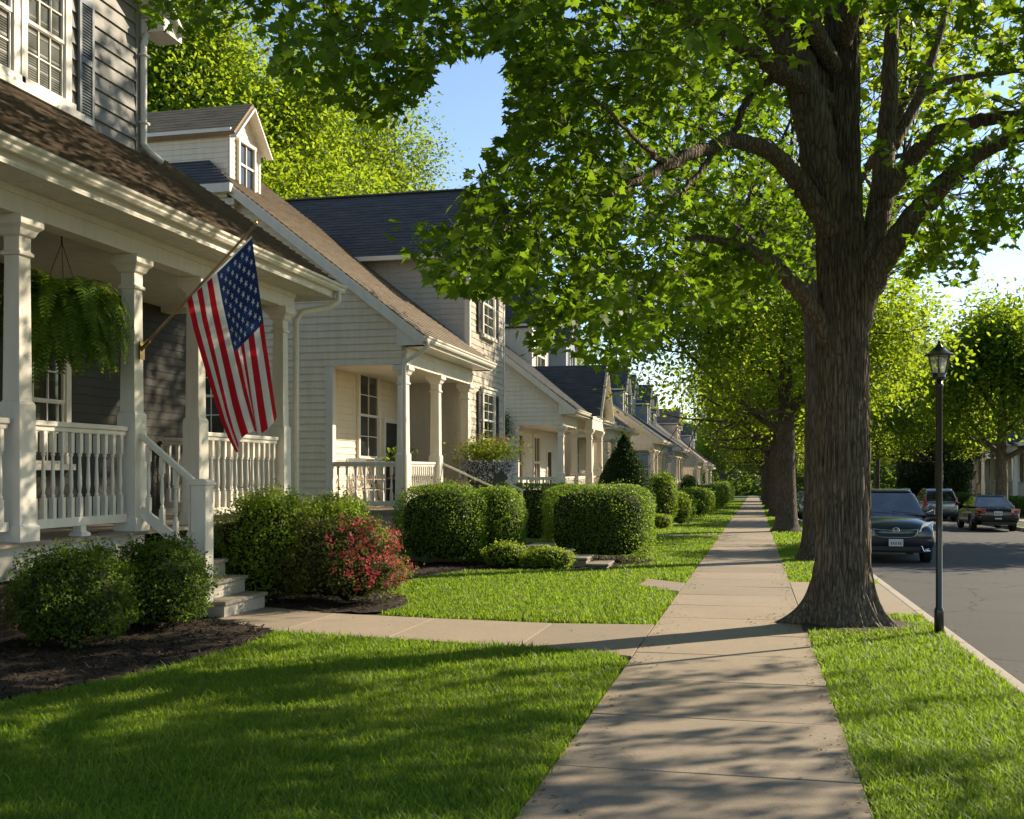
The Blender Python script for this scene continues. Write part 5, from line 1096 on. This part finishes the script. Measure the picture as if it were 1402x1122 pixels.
# stone garden steps up to the cream house
G = thing('garden_steps', 'rough stone garden steps climbing between the clipped hedges', 'steps', (-3.9, 21.5, gz(21.5))); g0 = gz(21.5)
for k in range(4):
    mb = MB(); x1 = -2.85 - .42*k; top = g0 + .11 + .115*k; mb.box(x1 - .43, x1 - .03, 21.03 + .01*k, 21.97, g0 - .2, top - .055); mb.box(x1 - .45, x1, 21.0 + .01*k, 22.0, top - .055, top); bevel(mb.build('step', M['stone'], G), .025)
mb = MB(); mb.box(-7.5, -5.3, 21.75, 22.4, g0 - .1, g0 + .6); bevel(mb.build('landing', M['stone'], G), .02)

# ------------------------------------------------------------------ lamp posts
def _lan(s, *a, **k):
    s.v = [(x*.82, y*.82, 2.84 + (z - 2.88) * .66) for x, y, z in s.v]; return s.build(*a, **k)
MB.lan = _lan
def lamp(label, x, y):
    P = thing('street_lamp', label, 'street lamp', (0, 0, 0), 'lamp posts on the verge'); B = M['black_metal']
    mb = MB(); mb.lathe((0, 0, 0), [(.052, -.1), (.052, .28), (.048, .30), (.036, .32), (.035, 2.76), (.046, 2.77), (.046, 2.80), (.033, 2.81), (.033, 2.86)], 20); mb.build('pole', B, P, True)
    mb = MB(); mb.lathe((0, 0, 2.88), [(.04, 0), (.075, .02), (.085, .055), (.085, .10), (.10, .105), (.10, .125), (.0, .125)], 20); mb.lan('lantern_base', B, P, False)
    mb = MB(); n = 6
    for k in range(n):
        a, c = 2*PI*k/n + .3, 2*PI*(k+1)/n + .3; mb.face([(.092*math.cos(a), .092*math.sin(a), 3.005), (.092*math.cos(c), .092*math.sin(c), 3.005), (.150*math.cos(c), .150*math.sin(c), 3.30), (.150*math.cos(a), .150*math.sin(a), 3.30)])
    mb.lan('lamp_glass', M['lampglass'], P)
    mb = MB()
    for k in range(n): a = 2*PI*k/n + .3; mb.bar((.094*math.cos(a), .094*math.sin(a), 3.0), (.153*math.cos(a), .153*math.sin(a), 3.305), .014, .014)
    mb.lathe((0, 0, 3.3), [(.15, -.008), (.17, -.008), (.17, .008), (.15, .008)], 6); mb.lan('lantern_frame', B, P)
    mb = MB(); mb.lathe((0, 0, 3.302), [(.19, 0), (.195, .012), (.13, .06), (.085, .11), (.08, .135), (.05, .14), (.03, .19), (.014, .2), (.022, .225), (.02, .24), (.006, .25), (.0, .28)], 24); mb.lan('lantern_cap', B, P, False)
    mb = MB(); mb.lathe((0, 0, 3.005), [(.03, 0), (.03, .07), (.022, .08)], 12); s = mb.lan('socket', B, P, True); mb = MB(); mb.lathe((0, 0, 3.085), [(.02, 0), (.036, .03), (.036, .12), (.028, .15), (.0, .16)], 12); mb.lan('bulb', M['bulb'], P, True)
    P.location = (x, y, gz(y)); return P
def lampglass():
    t = NT('frosted_lamp_glass'); g = t.n('ShaderNodeBsdfGlossy'); g.inputs['Roughness'].default_value = .05; tr = t.n('ShaderNodeBsdfTransparent'); tr.inputs[0].default_value = (.9, .9, .88, 1); df = t.n('ShaderNodeBsdfTranslucent'); df.inputs[0].default_value = (.6, .6, .56, 1)
    m = t.n('ShaderNodeMixShader'); m.inputs[0].default_value = .3; t.l(tr.outputs[0], m.inputs[1]); t.l(df.outputs[0], m.inputs[2]); m2 = t.n('ShaderNodeMixShader'); m2.inputs[0].default_value = .1; t.l(m.outputs[0], m2.inputs[1]); t.l(g.outputs[0], m2.inputs[2]); return t.done(m2)
M['lampglass'] = lampglass(); M['bulb'] = simple('milky_bulb', (.75, .74, .68), .3)
lamp('black lamp post with glass lantern at the kerb, nearest the camera', 1.995, 12.55)
lamp('small black lamp post far down the verge, left of the big trunk', 1.85, 51)
mb = MB(); BO = thing('bollard', 'short dark post on the verge beside the far lamp post', 'bollard', (1.8, 41.5, gz(41.5))); mb.lathe((1.8, 41.5, gz(41.5)), [(.06, -.1), (.06, .75), (.045, .82), (0, .84)], 12); mb.build('post', M['black_metal'], BO, True)

# ------------------------------------------------------------------ cars (local: forward +y, wheels on z=0)
def car(name, label, kind, pcol, loc, rz, group='parked cars', metal=.3, plate=True):
    suv = kind == 'suv'; P = thing(name, label, 'car', (0, 0, 0), group); PM = carpaint(name + '_paint', pcol, metal)
    Lh, Wd = (2.28, .93) if suv else (2.32, .90)
    if suv: st = [(-2.28, .45, .98, 1.05, .80), (-2.2, .34, 1.10, 1.14, .88), (-1.6, .27, 1.12, 1.16, .93), (0, .26, 1.10, 1.14, .935), (.95, .27, 1.08, 1.16, .93), (1.35, .27, 1.05, 1.15, .925), (1.9, .29, .98, 1.10, .92), (2.16, .31, .90, 1.02, .89), (2.29, .40, .80, .90, .82)]
    else: st = [(-2.36, .42, .80, .84, .74), (-2.28, .34, .92, 1.0, .84), (-1.9, .26, .95, 1.03, .885), (-1.3, .22, .93, 1.0, .90), (0, .21, .90, .96, .905), (.95, .22, .87, .95, .90), (1.6, .23, .80, .90, .89), (2.1, .26, .70, .80, .84), (2.34, .38, .60, .66, .70)]
    V, Fc = [], []; n = 13
    for (y, zb, zs, zc, hw) in st:
        hf = [(0, zb), (hw*.75, zb), (hw*.95, zb + .06), (hw*1.0, zb + (zs-zb)*.35), (hw*.985, zb + (zs-zb)*.72), (hw*.93, zs), (hw*.55, zc - .015)]
        ring = hf + [(0, zc)] + [(-a, c) for a, c in hf[:0:-1]]; V += [(a, y, c) for a, c in ring]; n = len(ring)
    for i in range(len(st) - 1):
        for k in range(n): Fc.append([i*n+k, i*n+(k+1) % n, (i+1)*n+(k+1) % n, (i+1)*n+k])
    Fc.append(list(range(n))[::-1]); Fc.append([(len(st)-1)*n+k for k in range(n)])
    bm = bmesh.new(); vs = [bm.verts.new(v) for v in V]; [bm.faces.new([vs[i] for i in f]) for f in Fc]; bmesh.ops.recalc_face_normals(bm, faces=bm.faces); me = bpy.data.meshes.new('body'); bm.to_mesh(me); bm.free()
    body = bpy.data.objects.new('body', me); COL.objects.link(body); sm = body.modifiers.new('s', 'SUBSURF'); sm.levels = sm.render_levels = 2
    wy = (1.38, -1.32); wr = .36 if suv else .325; cut = []
    for y in wy:
        bm = bmesh.new(); bmesh.ops.create_cone(bm, cap_ends=True, segments=32, radius1=wr + .055, radius2=wr + .055, depth=2.6, matrix=Matrix.Translation((0, y, wr)) @ Matrix.Rotation(PI/2, 4, 'Y')); m2 = bpy.data.meshes.new('cut'); bm.to_mesh(m2); bm.free(); c = bpy.data.objects.new('cut', m2); COL.objects.link(c); cut.append(c); bo = body.modifiers.new('b', 'BOOLEAN'); bo.object = c; bo.operation = 'DIFFERENCE'; bo.solver = 'EXACT'
    dg = bpy.context.evaluated_depsgraph_get(); nm = bpy.data.meshes.new_from_object(body.evaluated_get(dg)); body.modifiers.clear(); body.data = nm; nm.materials.clear(); nm.materials.append(PM); nm.polygons.foreach_set('use_smooth', [True]*len(nm.polygons)); body.parent = P
    try: nm.set_sharp_from_angle(angle=R(38))
    except Exception: pass
    for c in cut: bpy.data.objects.remove(c)
    mb = MB(); mb.box(-.78, .78, -1.75, 1.8, .26, .62); mb.build('underbody', M['plastic'], P)
    # greenhouse
    if suv: lo = [(-.85, -2.16, 1.08), (.85, -2.16, 1.08), (.84, 1.16, 1.11), (-.84, 1.16, 1.11)]; hi = [(-.68, -1.86, 1.63), (.68, -1.86, 1.63), (.66, .36, 1.66), (-.66, .36, 1.66)]; rz_ = 1.74
    else: lo = [(-.80, -1.72, .96), (.80, -1.72, .96), (.79, 1.0, .93), (-.79, 1.0, .93)]; hi = [(-.58, -1.0, 1.36), (.58, -1.0, 1.36), (.56, .22, 1.38), (-.56, .22, 1.38)]; rz_ = 1.44
    mb = MB(); mb.hexa(lo, hi); cap = [(a*.80, y*.86 - .05, rz_) for a, y, z in hi]; mb.hexa(hi, cap); cb = mb.build('cabin', PM, P); bevel(cb, .075, 4)
    lo, hi = [Vector(p) for p in lo], [Vector(p) for p in hi]
    def pane(nm, a, b, c, d, mat='carglass', off=.012, ins=.075):
        ce = (a+b+c+d)/4; N = (b-a).cross(d-a).normalized(); N = N if N.dot(ce - Vector((0, -.3, 1.1))) > 0 else -N; q = [p + (ce-p).normalized()*ins + N*off for p in (a, b, c, d)]; mb = MB(); mb.hexa([p - N*.02 for p in q], q); o = mb.build(nm, M[mat], P); bevel(o, .012, 2); return o
    pane('windshield', lo[2], lo[3], hi[3], hi[2]); pane('rear_window', lo[0], lo[1], hi[1], hi[0])
    for a, b in ((0, 3), (1, 2)):
        spl = .45; m0, m1 = lo[a].lerp(lo[b], spl), hi[a].lerp(hi[b], .42)
        pane('side_window', lo[a], m0, m1, hi[a]); pane('side_window', m0, lo[b], hi[b], m1)
    # wheels
    for y in wy:
        for s in (-1, 1):
            mb = MB(); x = s * (Wd - .14); prof = [(wr*.62, -.1), (wr*.94, -.105), (wr, -.07), (wr, .07), (wr*.94, .105), (wr*.62, .1)]; b = 0; m = 28
            for r, dx in prof:
                for k in range(m): mb.v.append((x + dx, y + r*math.cos(2*PI*k/m), wr + r*math.sin(2*PI*k/m)))
            for i in range(len(prof)-1):
                for k in range(m): mb.f.append([i*m+k, i*m+(k+1) % m, (i+1)*m+(k+1) % m, (i+1)*m+k])
            mb.uv = [None]*len(mb.f); mb.m = [0]*len(mb.f); wh = mb.build('wheel', M['rubber'], P, True)
            mb = MB(); xo = x + s*.085
            for k in range(5):
                a = 2*PI*k/5; mb.bar((xo, y, wr), (xo - s*.01, y + wr*.6*math.cos(a), wr + wr*.6*math.sin(a)), .07, .03, X)
            mb.tube([(xo - s*.03, y, wr), (xo + s*.015, y, wr)], .06, 12); mb.tube([(xo - s*.06, y, wr), (xo - s*.05, y, wr)], wr*.63, 24); mb.build('rim', M['rim'], wh)
    fy, ry = st[-1][0], st[0][0]
    def quadlamp(nm, pts, th, mat):
        mb = MB(); a = [Vector(p) for p in pts]; N = (a[1]-a[0]).cross(a[2]-a[0]).normalized(); N = N if N.y * (1 if a[0].y > 0 else -1) > 0 else -N; mb.hexa([p - N*.08 for p in a], [p + N*th for p in a]); o = mb.build(nm, M[mat], P); bevel(o, .02, 3); return o
    for s in (-1, 1):
        if suv: quadlamp('headlight', [(s*.50, 2.25, .76), (s*.82, 2.13, .79), (s*.87, 1.98, 1.02), (s*.60, 2.18, .975)], .04, 'lens'); quadlamp('tail_light', [(s*.68, -2.26, .85), (s*.86, -2.18, .85), (s*.82, -2.12, 1.28), (s*.72, -2.17, 1.28)], .03, 'tail')
        else: quadlamp('headlight', [(s*.46, 2.27, .58), (s*.78, 2.14, .60), (s*.80, 2.02, .72), (s*.52, 2.20, .68)], .03, 'lens'); quadlamp('tail_light', [(s*.46, -2.345, .72), (s*.82, -2.25, .72), (s*.85, -2.17, .92), (s*.48, -2.33, .92)], .045, 'tail')
        zm = 1.12 if suv else .99; mb = MB(); b = len(mb.v)
        mb.hexa([(s*.86, .72, zm), (s*.90, .86, zm), (s*.90, .86, zm + .05), (s*.86, .72, zm + .05)], [(s*1.10, .62, zm - .01), (s*1.10, .80, zm - .01), (s*1.09, .80, zm + .14), (s*1.09, .62, zm + .14)]); o = mb.build('mirror', PM, P); bevel(o, .03, 3)
        mb = MB(); mb.box(s*.90 - .008, s*.90 + .008, .0, .16, zm - .12, zm - .10) if False else mb.bar((s*.915, -.55, zm - .14), (s*.915, -.38, zm - .14), .02, .025); mb.build('handle', PM, P)
    zt = .10
    if suv:
        mb = MB(); mb.hexa([(-.50, 2.253, .825), (.50, 2.253, .825), (.40, 2.303, .655), (-.40, 2.303, .655)], [(-.50, 2.218, .825), (.50, 2.218, .825), (.40, 2.238, .655), (-.40, 2.238, .655)]); gr = mb.build('grille', M['plastic'], P)
        mb = MB(); mb.tube([(-.50, 2.258, .84), (-.3, 2.280, .82), (0, 2.293, .815), (.3, 2.280, .82), (.50, 2.258, .84)], .012, 8); mb.tube([(-.50, 2.258, .84), (-.47, 2.273, .745), (-.40, 2.303, .67), (-.28, 2.315, .65), (.28, 2.315, .65), (.40, 2.303, .67), (.47, 2.273, .745), (.50, 2.258, .84)], .010, 8); mb.build('chrome_surround', M['mirrorish'], gr)
        mb = MB(); mb.tube([(.078*math.cos(2*PI*k/20), 2.313, .813 + .058*math.sin(2*PI*k/20)) for k in range(21)], .012, 8); mb.bar((-.045, 2.313, .775), (-.035, 2.313, .85), .016, .012); mb.bar((.045, 2.313, .775), (.035, 2.313, .85), .016, .012); mb.bar((-.04, 2.313, .813), (.04, 2.313, .813), .012, .014); mb.build('emblem', M['mirrorish'], gr)
        mb = MB(); mb.box(-.55, .55, 2.218, 2.290, .34, .44); mb.build('lower_intake', M['plastic'], P)
        for s in (-1, 1):
            mb = MB(); mb.tube([(s*.70, 2.17, .40), (s*.70, 2.215, .40)], .05, 14); mb.build('fog_lamp', M['lens'], P); mb = MB(); mb.tube([(s*.57, 2.25, .47), (s*.62, 2.235, .34), (s*.78, 2.12, .335)], .014, 6); mb.build('fog_lamp_trim', M['mirrorish'], P)
            mb = MB(); mb.tube([(s*.60, .1, 1.68), (s*.62, -.1, 1.735), (s*.63, -1.5, 1.725), (s*.61, -1.75, 1.66)], .018, 8); mb.build('roof_rail', M['rim'], P)
        mb = MB(); mb.bar((-.62, 1.17, 1.17), (-.05, 1.10, 1.21), .02, .015); mb.bar((.0, 1.17, 1.17), (.55, 1.10, 1.21), .02, .015); mb.build('wiper', M['plastic'], P)
        pl = [(0, 2.335, .53), (0, -2.30, .78)]
    else:
        mb = MB(); mb.box(-.34, .34, 2.30, 2.365, .50, .60); mb.build('grille', M['plastic'], P); mb = MB(); mb.lathe((0, -2.335, .93), [(.0, -.035), (.02, 0), (.0, .035)], 8); mb.build('emblem', M['mirrorish'], P)
        mb = MB(); mb.box(-.62, .62, -2.40, -2.30, .30, .42); mb.build('rear_bumper_insert', M['plastic'], P); mb = MB(); mb.box(-.13, .13, -2.412, -2.40, .52, .575); mb.build('bumper_reflector', M['plate'], P)
        pl = [(0, -2.375, .75), (0, 2.36, .44)]
    for px_, py_, pz_ in pl:
        s = 1 if py_ > 0 else -1; mb = MB(); mb.box(-.16, .16, py_ - .012, py_ + .012, pz_ - .085, pz_ + .085); p = mb.build('licence_plate', M['plate'], P); bevel(p, .008)
        mb = MB()
        for q in (-.105, -.06, -.0, .05, .1): mb.box(q - .012, q + .012, py_ + s*.0125, py_ + s*.0145, pz_ - .045, pz_ + .02)
        mb.build('plate_marks', M['plate_ink'], p)
    P.location = (loc[0], loc[1], hz(loc[1]) - .135); P.rotation_euler = (0, 0, rz); P.scale.z = 1 if suv else 1.04; return P
car('dark_suv', 'dark blue black suv with chrome grille parked at the near kerb facing the camera', 'suv', (.018, .026, .042), (3.2, 28.4), PI)
car('black_sedan', 'black sedan with red tail lights parked across the street', 'sedan', (.006, .006, .007), (9.6, 48.6), 0)
car('silver_suv', 'silver grey suv parked ahead of the black sedan across the street', 'suv', (.22, .25, .30), (9.6, 62), 0, metal=.7)
car('grey_suv', 'small pale suv parked farther ahead across the street, beside the dark suv roof', 'suv', (.30, .31, .32), (9.6, 78), 0, metal=.6)
car('blue_sedan', 'pale blue sedan parked on the near side seen just left of the big trunk', 'sedan', (.20, .27, .34), (3.3, 63), PI, metal=.6)
car('white_suv', 'white suv parked on the near side half hidden by the big trunk', 'suv', (.55, .56, .56), (3.3, 53), PI, metal=.2)
car('silver_sedan', 'silver sedan parked farthest along the near kerb', 'sedan', (.32, .35, .38), (3.3, 72), PI, metal=.7)
